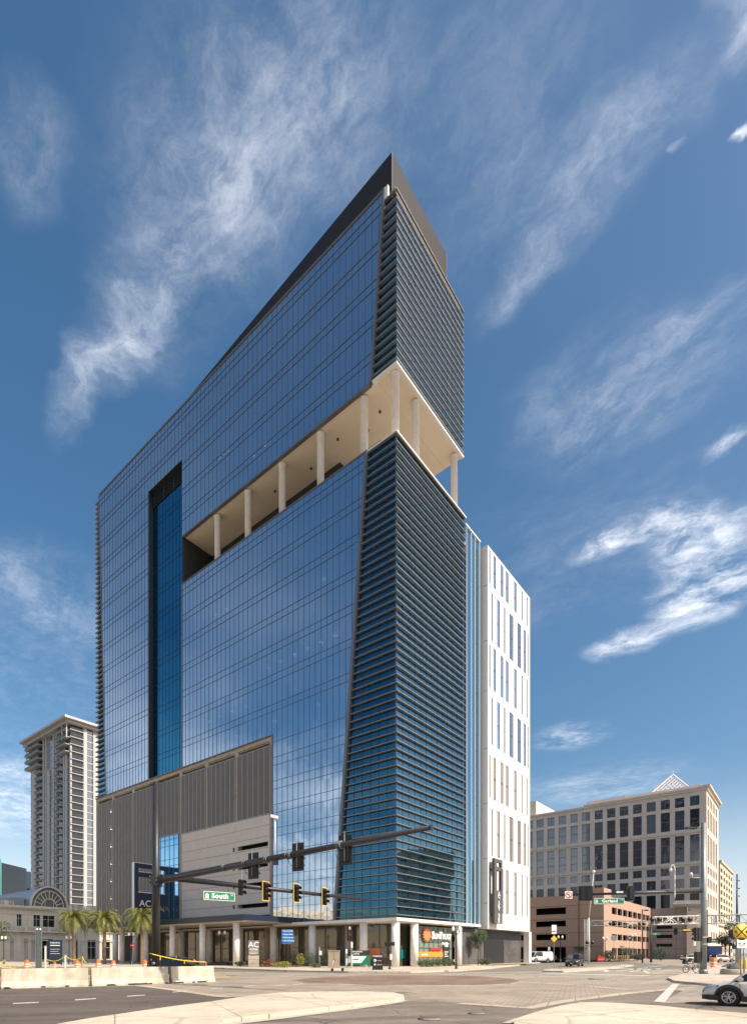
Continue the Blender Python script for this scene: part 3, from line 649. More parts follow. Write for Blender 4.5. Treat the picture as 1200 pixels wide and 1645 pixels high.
# ---- roof crown
cr = MB()
y1 = 53.0
cr.add([(.35, 1.0, zt + .1), (.65, 1.3, zt + .1), (.65, y1, zt + .1), (.35, y1, zt + .1), (.35, 1.0, 97.1), (.65, 1.3, 97.1), (.65, y1, 93.05), (.35, y1, 93.05)], [(0, 3, 2, 1), (4, 5, 6, 7), (0, 1, 5, 4), (1, 2, 6, 5), (2, 3, 7, 6), (3, 0, 4, 7)])
cr.add([(.36, .98, 90.5), (12.8, .98, 90.5), (12.8, 1.3, 90.5), (.66, 1.3, 90.5), (.36, .98, 97.1), (12.8, .98, 97.35), (12.8, 1.3, 97.35), (.66, 1.3, 97.1)], [(0, 3, 2, 1), (4, 5, 6, 7), (0, 1, 5, 4), (1, 2, 6, 5), (2, 3, 7, 6), (3, 0, 4, 7)])
cr.box(12.5, 12.8, 1.3, 20, zt, 97.3)
cr.build('roof_screen', 'crown_metal', T)
MB().box(.32, .40, .93, 1.03, 92.4, 97.16).box(12.76, 12.86, .93, 1.03, 91.5, 97.42).build('screen_edge_trim', 'frame_grey', T)
rf = MB(); rf.box(.5, 16, .6, 72, zt - .5, zt + .05); rf.box(16.5, 39, 2, 30, 62.2, 62.5); rf.build('roof', 'concrete', T)
MB().box(.0, .3, sl(zt) - .75, sl(zt), zt - 1.0, zt + .35).build('corner_cap', 'white_panel', T)
# ---- louvred corner
lg = MB(); gx = .33
lg.poly([(gx, gx, zc), (gx, sl(zc) - .1, zc), (gx, sl(zt) - .1, zt - 1.2), (gx, gx, zt - 1.2)]); lg.build('corner_glass', 'crown_metal' if 0 else 'glass_corner_left', T)
MB().poly([(gx, gx, zb), (gx, sl(zb) - .1, zb), (gx, sl(zf) - .1, zf - .1), (gx, gx, zf - .1)]).build('corner_glass', 'glass_corner_left', T)
MB().quad((gx, gx, zc), (16.0, gx, zc), (16.0, gx, zt - 1.2), (gx, gx, zt - 1.2)).build('corner_glass', 'glass_corner_right', T)
MB().quad((gx, gx, zb), (16.6, gx, zb), (16.6, gx, zf - .1), (gx, gx, zf - .1)).build('corner_glass', 'glass_corner_right', T)
cm = MB()
for k in range(1, 8):
    y = gx + 1.3 * k; z1 = 92.8 - (y - 2.06) / .0926
    z0 = 0
    for (a, b_) in ((zb, zf - .1), (zc, zt - 1.2)):
        top = b_; lo = a
        # glass exists where y < sl(z)
        zmax = 92.8 - (y + .1 - 2.06) / .0926
        top = min(b_, zmax)
        if top > lo + .4: cm.box(gx - .04, gx + .02, y - .018, y + .018, lo, top)
for k in range(0, 13):
    x = gx + 1.3 * k
    cm.box(x - .018, x + .018, gx - .03, gx + .02, zb, zf - .1)
    if x < 16.1: cm.box(x - .018, x + .018, gx - .03, gx + .02, zc, zt - 1.2)
cm.build('corner_mullions', 'corner_line', T, fix=False)
MB().box(gx - .03, gx + .12, gx - .03, gx + .12, zb, zf).build('corner_post', 'mullion', T)
cf = MB()
for k in range(0, 14): cf.box(gx + .3, 6.5, gx + .3, sl(zf) - .5 if zb + 4.2 * k < zf else 2, zb + 4.2 * k - .3, zb + 4.2 * k)
cf.box(6.5, 16, 5.5, 6, zb, zf - .5); cf.box(3.8, 16.2, 5.2, 5.5, zb, zf - .5); cf.box(3.4, 15.9, 2.6, 3, zc + .3, zt - 1.3)
cf.build('corner_floor_slabs', 'tower_dark', T, fix=False)
nfin = 0
def fin(z, xr, h=.10, dep=.31):
    e = sl(z) - .34
    b = MB(); t = 0.0
    # L-shaped blade wrapped round the corner, sloping a little outward
    b.prism([(t, t), (xr, t), (xr, dep - .06), (dep - .06, dep - .06), (dep - .06, e), (t, e)], z - h, z)
    return b.build('louver', 'fin_metal', T)
n1 = 59
for i in range(n1):
    fin(zb + .35 + i * (zf - .15 - zb - .35) / (n1 - 1), 16.55)
n2 = 20
for i in range(n2):
    fin(zc + .62 + i * (91.75 - zc - .62) / (n2 - 1), 16.05, .15)
MB().prism([(.02, .02), (16.0, .02), (16.0, .5), (.5, .5), (.5, sl(zc) - .34), (.02, sl(zc) - .34)], zc - .14, zc + .1).build('soffit_trim', 'white_panel', T)
MB().prism([(-.02, -.02), (16.7, -.02), (16.7, .55), (.55, .55), (.55, sl(zf) - .4), (-.02, sl(zf) - .4)], zf - .08, zf + .06).build('parapet_cap', 'white_panel', T)
MB().prism([(-.02, -.02), (21.0, -.02), (21.0, .6), (.6, .6), (.6, 21.6), (-.02, 21.6)], zb - .42, zb - .05).build('base_band', 'column_concrete', T)
# small brackets that tie the blades to the glass
bk = MB()
for i in range(n2):
    z = zc + .62 + i * (91.75 - zc - .62) / (n2 - 1)
    for k in range(1, 7): bk.box(.5 + 2.6 * k - .05, .5 + 2.6 * k + .05, -.01, .02, z - .19, z + .02)
for i in range(n1):
    z = zb + .35 + i * (zf - .15 - zb - .35) / (n1 - 1)
    for k in range(1, 6): bk.box(.33 + 2.6 * k - .04, .34 + 2.6 * k + .04, -.008, .0, z - .10, z + .015)
bk.build('louver_brackets', 'black_metal', T, fix=False)
# ---- far end louvres
for i in range(60):
    z = zg + .5 + i * (91.6 - zg) / 59
    if i == 0: farb = MB()
    b = MB().prism([(.05, sr(z) + .32), (.45, sr(z) + .32), (.45, 74.3), (4, 74.3), (4, 74.75), (.05, 74.75)], z - .18, z)
    if i < 21: b.build('louver', 'fin_metal', T)
    else: farb.add(b.v, b.f)
tag(farb.build('louver_bank', 'fin_metal', T, fix=False), kind='stuff')
MB().quad((.5, 66, zg), (.5, 74.3, zg), (.5, 74.3, 91.7), (.5, 66, 91.7)).build('corner_glass', 'glass_corner_left', T)
MB().box(.5, 16, 74.2, 74.3, zg, 91.7).build('end_wall', 'tower_dark', T)
# ---- tall recessed slot
MB().quad((.9, 44.1, zg), (.9, 54.6, zg), (.9, 54.6, 81.5), (.9, 44.1, 81.5)).build('slot_glass', 'glass_slot', T)
sm = MB()
for k in range(1, 10): sm.box(.86, .92, 44.1 + k * 1.064 - .02, 44.1 + k * 1.064 + .02, zg, 81.5)
for k in range(0, 12):
    for q in (0, -1.0):
        if zg + .1 < zg + 4.2 * k + q < 81.5: sm.box(.86, .92, 44.1, 54.6, zg + 4.2 * k + q - .03, zg + 4.2 * k + q + .03)
sm.build('slot_mullions', 'slot_line', T, fix=False)
sj = MB(); sj.box(.02, 3.5, 54.6, 54.75, zg, 84.1); sj.box(.02, 3.5, 43.95, 44.1, zg, 84.1); sj.box(.02, 3.5, 44.1, 54.6, 84.1, 84.3); sj.box(3.3, 3.6, 44.1, 54.6, 81.0, 84.1)
sj.build('slot_jambs', 'dark_wall', T)
sv_ = MB()
for k in range(5): sv_.box(.7, .95, 44.1, 54.6, 81.7 + k * .5, 81.78 + k * .5)
for k in range(4): sv_.box(.72, .9, 44.6 + k * 3.1, 44.75 + k * 3.1, 81.5, 84.1)
sv_.build('slot_louvers', 'dark_wall', T)
# ---- parking floors behind metal screens
gcol = (21.95, 29.9, 37.4, 44.65, 52.5, 60.1, 67.6, 74.1)
for y in gcol: MB().box(.12, .9, y - .42, y + .42, 6.0, zg - .16).build('pier', 'concrete', T)
gb = MB(); gb.box(.14, 12, 22.3, 74.4, zg - .75, zg - .17); gb.build('garage_soffit', 'concrete', T)
gs = MB()
for k in range(1, 8): gs.box(1.2, 12, 22.2, 74.3, 6.6 + 3.5 * k - .45, 6.6 + 3.5 * k)
gs.build('garage_decks', 'concrete', T)
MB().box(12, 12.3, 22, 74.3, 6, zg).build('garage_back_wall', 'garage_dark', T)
MB().box(.3, 12, 21.9, 22.2, 6, zg - .2).box(.3, 12, 74.3, 74.5, 6, zg - .2).build('garage_end_wall', 'concrete', T)
for i, (ya, yb) in enumerate(zip(gcol[:-1], gcol[1:])):
    a, b_ = ya + .30, yb - .30
    z0 = 21.65 if i < 3 else (21.9 if i == 3 else 7.0)
    b = MB(); b.quad((.0, a, z0), (.0, b_, z0), (.0, b_, 31.3), (.0, a, 31.3)); scr = b.build('metal_screen', 'mesh_screen', T)
    s = MB(); n = 6
    for k in range(n + 1):
        y = a + (b_ - a) * k / n; s.box(-.04, .03, y - .045, y + .045, z0, 31.3)
    for z in (z0, 31.3): s.box(-.045, .035, a, b_, z - .05, z + .05)
    s.build('screen_seams', 'seam', scr, fix=False)
    for z in ([z0 + 2.2 + 3.5 * j for j in range(8)]):
        if z < 30.5 and i in (0, 1, 2, 6):
            MB().box(2.0, 2.4, ya + 4.2, ya + 4.9, z - .05, z + .03).build('garage_light', 'light_on', T)
bw = MB()
slots = [(17.76, 17.09), (14.86, 14.2), (12.09, 11.5), (9.04, 8.42)]
zz = [7.3] + [q for p in reversed(slots) for q in (p[1], p[0])] + [21.55]
for j in range(0, len(zz) - 1, 2): bw.box(-.02, .25, 22.3, 44.1, zz[j], zz[j + 1])
for (t_, b_) in slots:
    bw.box(-.02, .25, 22.3, 22.62, b_, t_); bw.box(-.02, .25, 29.65, 30.15, b_, t_); bw.box(-.02, .25, 30.7, 44.1, b_, t_)
bw.build('panel_wall', 'beige_panel', T)
pj = MB()
for k in range(1, 9): pj.box(-.028, 0, 22.3, 44.1, 7.3 + k * 1.58 - .02, 7.3 + k * 1.58 + .02)
for y in (29.2, 36.6): pj.box(-.028, 0, y - .015, y + .015, 7.3, 21.55)
pj2 = MB()
for k in range(1, 9):
    z = 7.3 + k * 1.6
    if not any(b_ - .15 < z < t_ + .15 for t_, b_ in slots): pj2.box(-.026, 0, 22.3, 44.1, z - .022, z + .022)
    else: pj2.box(-.026, 0, 30.75, 44.1, z - .022, z + .022)
pj2.build('panel_joints', 'brick_grey', T, fix=False)
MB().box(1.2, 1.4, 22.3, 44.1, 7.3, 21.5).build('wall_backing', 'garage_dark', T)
MB().quad((.05, 45.2, 7.0), (.05, 52.1, 7.0), (.05, 52.1, 21.8), (.05, 45.2, 21.8)).build('stair_glass', 'glass_low', T)
sg = MB()
for k in range(0, 6): sg.box(.0, .08, 45.2 + 1.38 * k - .03, 45.2 + 1.38 * k + .03, 7, 21.8)
for k in range(0, 5):
    for q in (0, -1.1):
        if 7.2 < 7.6 + 3.4 * k + q < 21.8: sg.box(-.01, .08, 45.2, 52.1, 7.6 + 3.4 * k + q - .03, 7.6 + 3.4 * k + q + .03)
sg.build('stair_glass_frame', 'mullion', T)
# ---- ground floor
for x, y in ((.72, .72), (.8, 5.7), (.8, 14.6), (.8, 22.4), (.8, 29.9), (.8, 37.6), (.8, 45.4), (.8, 53), (.8, 60.5), (.8, 68), (4.75, .75), (15.7, .75)):
    column(x, y, .1, 5.7, .5)
for y in (10.2, 26.3, 33.6, 41.5): column(3.2, y, .1, 5.7, .55, 'concrete')
MB().box(37.6, 38.6, -.5, .5, .1, 5.4).build('column', 'white_panel', T)
MB().box(.6, 20, .6, 74, 5.55, 5.75).build('arcade_soffit', 'soffit_tan', T)
sf = MB(); sf.quad((3.6, 3.0, .15), (3.6, 60, .15), (3.6, 60, 5.5), (3.6, 3.0, 5.5)); sf.build('shop_window', 'shop_glass', T)
MB().quad((3.6, 3.0, .15), (7.3, 3.0, .15), (7.3, 3.0, 5.5), (3.6, 3.0, 5.5)).build('shop_window', 'shop_glass', T)
MB().quad((5.6, 1.5, .15), (15.2, 1.5, .15), (15.2, 1.5, 5.3), (5.6, 1.5, 5.3)).build('shop_window', 'shop_bright', T)
sfm = MB()
for k in range(0, 25): sfm.box(3.52, 3.6, 3.0 + 2.37 * k - .05, 3.0 + 2.37 * k + .05, .15, 5.5)
sfm.box(3.52, 3.6, 3, 60, 2.5, 2.6); sfm.box(3.52, 3.6, 3, 60, .13, .4)
for k in range(0, 4): sfm.box(3.6 + 1.23 * k - .04, 3.6 + 1.23 * k + .04, 2.94, 3.02, .15, 5.5)
for k in range(0, 9): sfm.box(5.6 + 1.2 * k - .04, 5.6 + 1.2 * k + .04, 1.42, 1.5, .15, 5.3)
sfm.box(5.6, 15.2, 1.42, 1.5, 2.45, 2.53); sfm.box(5.6, 15.2, 1.42, 1.5, 3.9, 3.96)
sfm.build('shop_window_frame', 'frame_grey', T, fix=False)
MB().box(7.4, 15.3, 1.9, 2.4, .1, 5.3).box(4.5, 20, 4, 10, .1, 5.4).box(5, 20, 10, 73, .1, 5.4).build('shop_back_wall', 'tower_dark', T)
ban = MB(); ban.box(5.7, 12.6, 1.36, 1.40, 1.25, 1.95); bo = ban.build('banner', 'banner_orange', T)
text('SunTrust', .42, bo, (8.0, 1.34, 1.62), FRONT, 'sign_white', bold=.01)
MB().box(12.7, 14.4, 1.34, 1.40, .6, 3.5).build('window_poster', 'dark_wall', T)
MB().box(12.95, 14.1, 1.32, 1.34, 3.0, 3.2).box(12.95, 13.9, 1.32, 1.34, 2.65, 2.85).box(12.95, 14.0, 1.32, 1.34, 1.9, 2.0).box(12.95, 13.7, 1.32, 1.34, 1.6, 1.7).box(12.95, 13.95, 1.32, 1.34, 1.3, 1.4).build('poster_lines', 'sign_white', T)
MB().box(9.4, 12.2, 1.36, 1.40, 2.15, 2.5).build('window_poster', 'red', T)
MB().box(3.5, 3.58, 5.2, 9.0, 1.0, 2.4).build('banner', 'sun_orange', T); MB().box(4.0, 6.0, 2.9, 2.96, 1.1, 2.2).build('banner', 'teal', T)
# bank sign: spiky sun disc and lettering
sgn = thing('bank_sign', 'orange sun disc and white lettering of the bank sign over the corner shopfront', 'sign', L2W(8.2, 1.15, 4.2), A)
sb_ = MB(); pts = []
for i in range(28):
    a = 2 * math.pi * i / 28; r = (.98 if i % 2 == 0 else .68); pts.append((r * math.cos(a), r * math.sin(a)))
v = [(x, -.08, z) for x, z in pts] + [(x, .08, z) for x, z in pts]
sb_.add(v, [tuple(range(28)), tuple(range(55, 27, -1))] + [(i, (i + 1) % 28, 28 + (i + 1) % 28, 28 + i) for i in range(28)]).build('sun_disc', 'sun_orange', sgn)
text('S', 1.35, sgn, (1.35, -.1, -.1), FRONT, 'sign_white', bold=.03, ext=.06); text('UN', 1.0, sgn, (2.35, -.1, -.2), FRONT, 'sign_white', bold=.03, ext=.06)
text('T', 1.35, sgn, (3.3, -.1, -.1), FRONT, 'sign_white', bold=.03, ext=.06); text('RUST', 1.0, sgn, (4.85, -.1, -.2), FRONT, 'sign_white', bold=.03, ext=.06)
text('PLAZA', .5, sgn, (4.4, -.1, -1.15), FRONT, 'sign_white', bold=.01, ext=.04)
MB().box(.2, 6.6, .1, .16, -.85, -.78).box(.2, 6.6, .1, .16, .2, .26).build('mounting_rail', 'frame_grey', sgn)
# dark block wall below the hotel
MB().box(16.3, 37.4, .9, 1.4, .1, 5.35).build('block_wall', 'dark_block', T)
for x in (17.4, 22.5, 29.5):
    d = MB().box(x, x + 1.1, .84, .9, .13, 2.6).build('service_door', 'brick_grey', T); MB().box(x + .9, x + .96, .8, .84, 1.1, 1.3).build('handle', 'frame_grey', d)
MB().box(23.8, 30.6, .82, .9, .13, 4.2).build('roll_door', 'black_metal', T)
# ---- narrow glass strip and recess
MB().quad((17.0, .3, 5.6), (21.0, .3, 5.6), (21.0, .3, 62.4), (17.0, .3, 62.4)).build('strip_glass', 'glass_corner_right', T)
ws_ = MB()
for x in (17.05, 18.45, 19.6, 20.95): ws_.box(x - .03, x + .03, .14, .32, 5.6, 62.6)
ws_.box(16.7, 21.1, .06, .3, 62.3, 62.5)
st = ws_
ws_.build('strip_mullions', 'white_mullion', T, fix=False)
MB().box(21.0, 21.85, .8, 1.0, 5.6, 62.2).box(16.6, 17, .5, .8, 5.6, 62.4).build('recess_wall', 'dark_wall', T)
# ---- white hotel block
pA = [(22.26, 22.70), (23.61, 24.61), (26.07, 27.12), (27.94, 28.98), (31.0, 32.01), (34.07, 34.52), (35.92, 36.40)]
pB = [(22.95, 23.45), (24.87, 25.89), (27.29, 27.83), (29.23, 30.79), (32.3, 33.84), (34.77, 35.69), (36.62, 37.01)]
rows = [(7.85, 14.8, pA), (16.3, 23.4, pB), (24.8, 31.2, pA), (32.9, 40.0, pB), (41.2, 47.6, pA), (48.4, 55.6, pB), (56.7, 61.6, pA)]
hw = MB(); yF, yBk = -.7, -.63; zprev = 5.4
hw.box(21.85, 37.4, yBk, 28, 5.4, 5.6)
for (z0, z1, pat) in rows:
    hw.box(21.85, 37.4, yF, yBk, zprev, z0)
    xs = 21.85
    for a, b_ in pat: hw.box(xs, a, yF, yBk, z0, z1); xs = b_
    hw.box(xs, 37.4, yF, yBk, z0, z1); zprev = z1
hw.box(21.85, 37.4, yF, yBk, zprev, 62.0)
hw.box(21.85, 22.1, yBk, 2, 5.6, 62.0); hw.box(37.2, 37.4, yBk, 26, 5.6, 62.0); hw.box(22.1, 37.2, 25.8, 26, 5.6, 62.0)
hw.build('white_wall', 'white_panel', T, fix=False)
jn = MB()
for z in (9.2, 16.4 - .65, 23.9, 32.05, 40.6, 48.0, 56.15): jn.box(21.84, 21.86, yF - .002, 0, z - .03, z + .03)
jn.build('wall_joints', 'frame_grey', T)
for (z0, z1, pat) in rows:
    for a, b_ in pat:
        f = MB().box(a, b_, yBk - .02, yBk, (z0 + z1) / 2 - .10, (z0 + z1) / 2 + .10).box(a, a + .03, yBk - .03, yBk, z0, z1).box(b_ - .03, b_, yBk - .03, yBk, z0, z1)
        if b_ - a > 1.3: f.box((a + b_) / 2 - .04, (a + b_) / 2 + .04, yBk - .06, yBk, z0, z1)
        fo = f.build('window', 'frame_grey', T, fix=False)
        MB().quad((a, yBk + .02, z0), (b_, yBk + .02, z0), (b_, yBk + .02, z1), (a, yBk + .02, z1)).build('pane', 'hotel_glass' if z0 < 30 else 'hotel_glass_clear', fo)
MB().box(16.5, 37, 2, 25.8, 5.6, 62).build('hotel_back_wall', 'tower_dark', T)
MB().box(15.9, 16.5, 30, 74, 5.6, zt - .6).box(7.2, 16, 73.8, 74.2, 5.6, zt - .6).build('rear_wall', 'tower_wall', T)
# sky bar blade sign
sk = thing('blade_sign', 'tall dark blade sign reading AC SKY BAR on the white hotel wall', 'sign', L2W(22.3, -1.35, 6.2), A)
b = MB(); W_, H_ = 2.7, 9.6
for (x0, x1, z0, z1) in ((0, W_, 0, 4.9), (0, .72, 4.9, 7.9), (W_ - .45, W_, 4.9, 7.9), (0, W_, 7.9, 8.45), (0, .72, 8.45, 9.1), (W_ - .45, W_, 8.45, 9.1), (0, W_, 9.1, H_)): b.box(x0, x1, -.2, .2, z0, z1)
b.build('sign_panel', 'brick_grey', sk); MB().box(.3, W_ - .2, .2, .65, 1.2, 1.5).box(.3, W_ - .2, .2, .65, 7.95, 8.2).build('bracket', 'brick_grey', sk)
for i, ch in enumerate('AC SKY BAR'):
    if ch != ' ': text(ch, .66, sk, (1.5, -.215, 4.45 - i * .46), FRONT, 'sign_white', bold=.025, sx=1.3)
# canopy, on the street side of the left face
can = MB(); can.box(-8.3, -.02, 17.7, 58, 5.9, 6.7); co = can.build('entrance_canopy', 'navy', T)
MB().box(-8.1, -.1, 17.9, 57.8, 5.84, 5.9).build('canopy_soffit', 'soffit_tan', co)
MB().box(-8.34, -.02, 17.66, 17.7, 5.86, 5.94).box(-8.34, -8.30, 17.66, 58, 5.86, 5.94).build('canopy_trim', 'frame_grey', co)
for y in (20.5, 27.9, 35.3, 42.7, 50): column(-7.2, y, .1, 5.86, .42)
# large framed blade sign standing on the canopy
bl = thing('blade_sign', 'large navy framed blade sign with two openings standing on the entrance canopy', 'sign', L2W(-6.35, 48, 6.7), A)
b = MB(); W_ = 6.2
for (x0, x1, z0, z1) in ((0, W_, 0, 5.0), (0, .7, 5.0, 7.6), (W_ - .7, W_, 5.0, 7.6), (0, W_, 7.6, 8.35), (0, .7, 8.35, 9.05), (W_ - .7, W_, 8.35, 9.05), (0, W_, 9.05, 9.75)): b.box(x0, x1, -.25, .25, z0, z1)
b.build('sign_panel', 'navy', bl); MB().box(-.08, 0, -.28, .28, 0, 9.8).box(0, W_, -.28, .28, 9.75, 9.83).box(.7, W_ - .7, -.27, -.24, 4.98, 5.08).box(.7, W_ - .7, -.27, -.24, 8.33, 8.4).build('sign_frame', 'white_mullion', bl)
text('AC', 1.5, bl, (1.9, -.27, 3.2), FRONT, 'sign_white'); text('NA', 1.2, bl, (5.3, -.27, 2.6), FRONT, 'sign_grey')
# glass storefront blade by column
bs = thing('parking_sign', 'black blade sign with white circle hanging at the corner arcade', 'sign', L2W(-1.2, 6.6, 3.3), A)
MB().rbox(0, .62, -.12, .12, 0, 1.95, .03).build('sign_panel', 'black_metal', bs)
MB().lathe([(0, -.14), (.21, -.14), (.21, -.12)], (.31, 0, 1.55), 20, 'Y').build('sign_disc', 'sign_white', bs)
text('P', .34, bs, (.31, -.145, 1.55), FRONT, 'black_metal', bold=.01); text('VALET', .17, bs, (.31, -.13, 1.0), FRONT, 'red', bold=.004); text('PARK', .17, bs, (.31, -.13, .75), FRONT, 'red', bold=.004)
MB().box(.6, 1.2, -.03, .03, 1.6, 1.66).build('bracket', 'black_metal', bs)
# ================================================================ OTHER BUILDINGS
def LPm(px, py, x=0.0):
    k = (px - CX) / F; a = C0 + D2 * x; u = (k * a.y - a.x) / (D1.x - k * D1.y); return u, EYE + (HY - py) / F * (a.y + u * D1.y)
def RPm(px, py, y=0.0):
    k = (px - CX) / F; a = C0 + D1 * y; u = (k * a.y - a.x) / (D2.x - k * D2.y); return u, EYE + (HY - py) / F * (a.y + u * D2.y)
def to_local(px, Y):
    d = Vector(((px - CX) / F * Y, Y, 0)) - C0; return d.dot(D2), d.dot(D1)
def relief(cols, rows, lo, hi, zlo, zhi, dep, plane, side=1):
    """wall in front of a recessed plane: pilasters between the columns, spandrels between the rows"""
    b = MB()
    def bx(a0, a1, z0, z1):
        if a1 - a0 < .01 or z1 - z0 < .01: return
        if plane == 'x': b.box(0, dep, a0, a1, z0, z1)
        else: b.box(a0, a1, 0, dep, z0, z1)
    cols = sorted(cols); e = lo
    for a, c in cols: bx(e, a, zlo, zhi); e = c
    bx(e, hi, zlo, zhi)
    for a, c in cols:
        z = zlo
        for r0, r1 in sorted(rows): bx(a, c, z, r0); z = r1
        bx(a, c, z, zhi)
    return b
# ---- stone office block with the roof lattice
ox, oy = to_local(1135, 185)
off = thing('office_building', 'tan stone office block with gridded windows and a white lattice pyramid on its roof', 'building', L2W(ox, oy), A)
cols = [(2.06, 4.9), (6.53, 9.46), (10.97, 13.87), (15.42, 18.4), (19.95, 22.89), (24.42, 27.38), (28.83, 31.81), (33.29, 36.23), (37.88, 40.9), (42.4, 45.22), (46.82, 49.79), (51.37, 54.27), (55.74, 58.71), (60.22, 63.2), (64.6, 67.6)]
rows = [(5.2, 9.2), (11.6, 15.4), (17.4, 22.05), (24.0, 27.15), (28.58, 31.19), (32.93, 41.94), (43.93, 50.58), (51.7, 55.0)]
relief(cols, rows, 0, 70, 0, 56.4, .7, 'x').build('stone_wall', 'office_stone', off, fix=False)
rcols = [(2.4, 5.2), (7.2, 9.4), (11, 13.2), (15, 17.2), (19, 21.2), (23.2, 26)]
relief(rcols, rows, .7, 30, 0, 56.4, .7, 'y').build('stone_wall', 'office_stone', off, fix=False)
MB().box(.72, 30, .72, 70, 0, 56).build('inner_wall', 'tower_dark', off)
wk = 0
extra = MB()
for (r0, r1) in reversed(rows):
    for (a, b_) in cols:
        p = MB().quad((.5, a, r0), (.5, b_, r0), (.5, b_, r1), (.5, a, r1))
        f = MB(); m_ = (a + b_) / 2
        if r1 - r0 > 5:
            k = int((r1 - r0) / 3.0)
            for j in range(1, k): f.box(.42, .52, a, b_, r0 + (r1 - r0) * j / k - .09, r0 + (r1 - r0) * j / k + .09)
        else: f.box(.44, .52, m_ - .04, m_ + .04, r0, r1)
        if wk < 80:
            f.box(.44, .52, a, a + .08, r0, r1); o = f.build('window', 'frame_grey', off, fix=False); p.build('pane', 'win_grey' if cols.index((a, b_)) > 7 else random.choice(('win_blue', 'win_deep', 'win_deep')), o); wk += 1
        else: extra.v and None; extra.add(p.v, p.f)
    if r1 > 30:
        for (a, b_) in rcols[:3]:
            o = MB().box(a, b_, .44, .52, (r0 + r1) / 2 - .05, (r0 + r1) / 2 + .05).build('window', 'frame_grey', off); MB().quad((a, .5, r0), (b_, .5, r0), (b_, .5, r1), (a, .5, r1)).build('pane', 'win_dark', o); wk += 1
tag(extra.build('window', 'win_dark', off, fix=False), kind='stuff')
cn = MB(); cn.box(-.45, 2, 2, 70, 56.4, 57.1); cn.box(-.7, 2, 2, 40, 57.1, 57.6); cn.box(-.5, 30, -.5, 2, 56.4, 57.3); cn.box(-1.0, 30, -1.2, 2, 57.3, 57.9)
cn.box(-.35, .05, 0, 70, 42.6, 43.1); cn.box(-.3, .05, 0, 70, 31.9, 32.2)
cn.build('cornice', 'office_stone', off)
MB().box(3, 26, 26, 40, 57.3, 59.6).box(2.5, 28, 2, 26, 57.3, 59.2).box(3, 26, 60, 82, 56, 63.5).box(.5, 29, .5, 70, 56, 57.2).build('roof_plant', 'office_stone', off)
# lattice pyramid
pyc = Vector((14, 12.5, 59.2)); ph = 8.2; pb = 6.9
apex = pyc + Vector((0, 0, ph)); cs = [pyc + Vector(q) for q in ((-pb, -pb, 0), (pb, -pb, 0), (pb, pb, 0), (-pb, pb, 0))]
la = MB()
for i in range(4):
    a, b_ = cs[i], cs[(i + 1) % 4]
    la.tube(a, apex, .3, n=5); la.tube(a, b_, .25, n=5)
    n = 9
    for k in range(1, n):
        t = k / n
        la.tube(a.lerp(b_, t), apex.lerp(b_, t), .15, n=4, caps=False); la.tube(a.lerp(b_, t), apex.lerp(a, 1 - t), .15, n=4, caps=False)
la.tube(apex, apex + Vector((0, 0, 1.2)), .12)
la.build('roof_lattice', 'lattice', off, fix=False)
# ---- brown parking garage
gx_, gy_ = to_local(970, 125)
gar = thing('parking_garage', 'brown stucco parking garage with dark open slots behind the rail crossing', 'building', L2W(gx_, gy_), A)
sl_rows = [(4.9, 6.3), (8.1, 9.45), (11.0, 12.6)]
fr = relief([(8.55, 15.9), (18.3, 27.5), (30, 42)], sl_rows + [(.2, 3.2)], 5.7, 48, 0, 15.3, .5, 'x')
fr.box(0, .5, 0, 5.7, 0, 16.6); fr.box(0, 5.9, 5.3, 5.7, 0, 16.6); fr.build('garage_wall', 'brown_stucco', gar, fix=False)
b = MB(); b.box(.5, 5.9, 0, .5, 0, 16.6); b.build('stair_wall', 'brown_stucco', gar)
bays = [(6.4 + 4.9 * k, 6.4 + 4.9 * k + 4.2) for k in range(8)]
relief(bays, sl_rows + [(.2, 3.0)], 5.9, 46, 0, 14.9, .5, 'y').build('garage_wall', 'brown_stucco', gar, fix=False)
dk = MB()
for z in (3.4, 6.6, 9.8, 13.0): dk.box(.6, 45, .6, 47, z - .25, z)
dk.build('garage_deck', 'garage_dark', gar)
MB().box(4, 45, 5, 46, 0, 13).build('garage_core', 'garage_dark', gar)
bnd = MB()
for z in (3.3, 6.55, 9.8, 12.95): bnd.box(-.04, 0, 0, 48, z - .05, z + .02)
bnd.build('wall_joints', 'brick_grey', gar)
MB().box(-1.6, -.1, 3.5, 6.2, 2.9, 3.2).build('entry_awning', 'brick_grey', gar)
gl = MB()
for (x, y) in ((1.2, 9), (1.2, 13.6), (1.4, 20)):
    pass
# ---- grey garage wing of the office block
wx = 124.0
y113 = LPm(1104, 1500, wx)[0]; y43 = LPm(1040, 1500, wx)[0]
wing = thing('parking_garage', 'grey concrete garage wing with three dark slots below the stone office block', 'building', L2W(wx, y113), A)
ya, yb = LPm(1080, 1500, wx)[0] - y113, LPm(1054, 1500, wx)[0] - y113
zr = [LPm(1067, q, wx)[1] for q in (1521, 1516, 1507, 1501.5, 1492, 1487)]
zw = LPm(1090, 1458, wx)[1]
relief([(ya, yb)], [(zr[0], zr[1]), (zr[2], zr[3]), (zr[4], zr[5])], 0, y43 - y113 + 22, 0, zw, .6, 'x').build('garage_wall', 'garage_grey', wing)
MB().box(.6, 30, 0, 30, 0, zw - .4).build('garage_core', 'garage_dark', wing)
jj = MB()
for k in range(1, 5): jj.box(-.03, 0, 0, 30, k * 2.9, k * 2.9 + .08)
jj.box(-.03, 0, ya - 1, ya - .9, 0, zw); jj.build('wall_joints', 'brick_grey', wing)
MB().box(-1.0, 4, -5.2, -.02, 0, zw * .93).build('corner_tower', 'office_stone', wing)
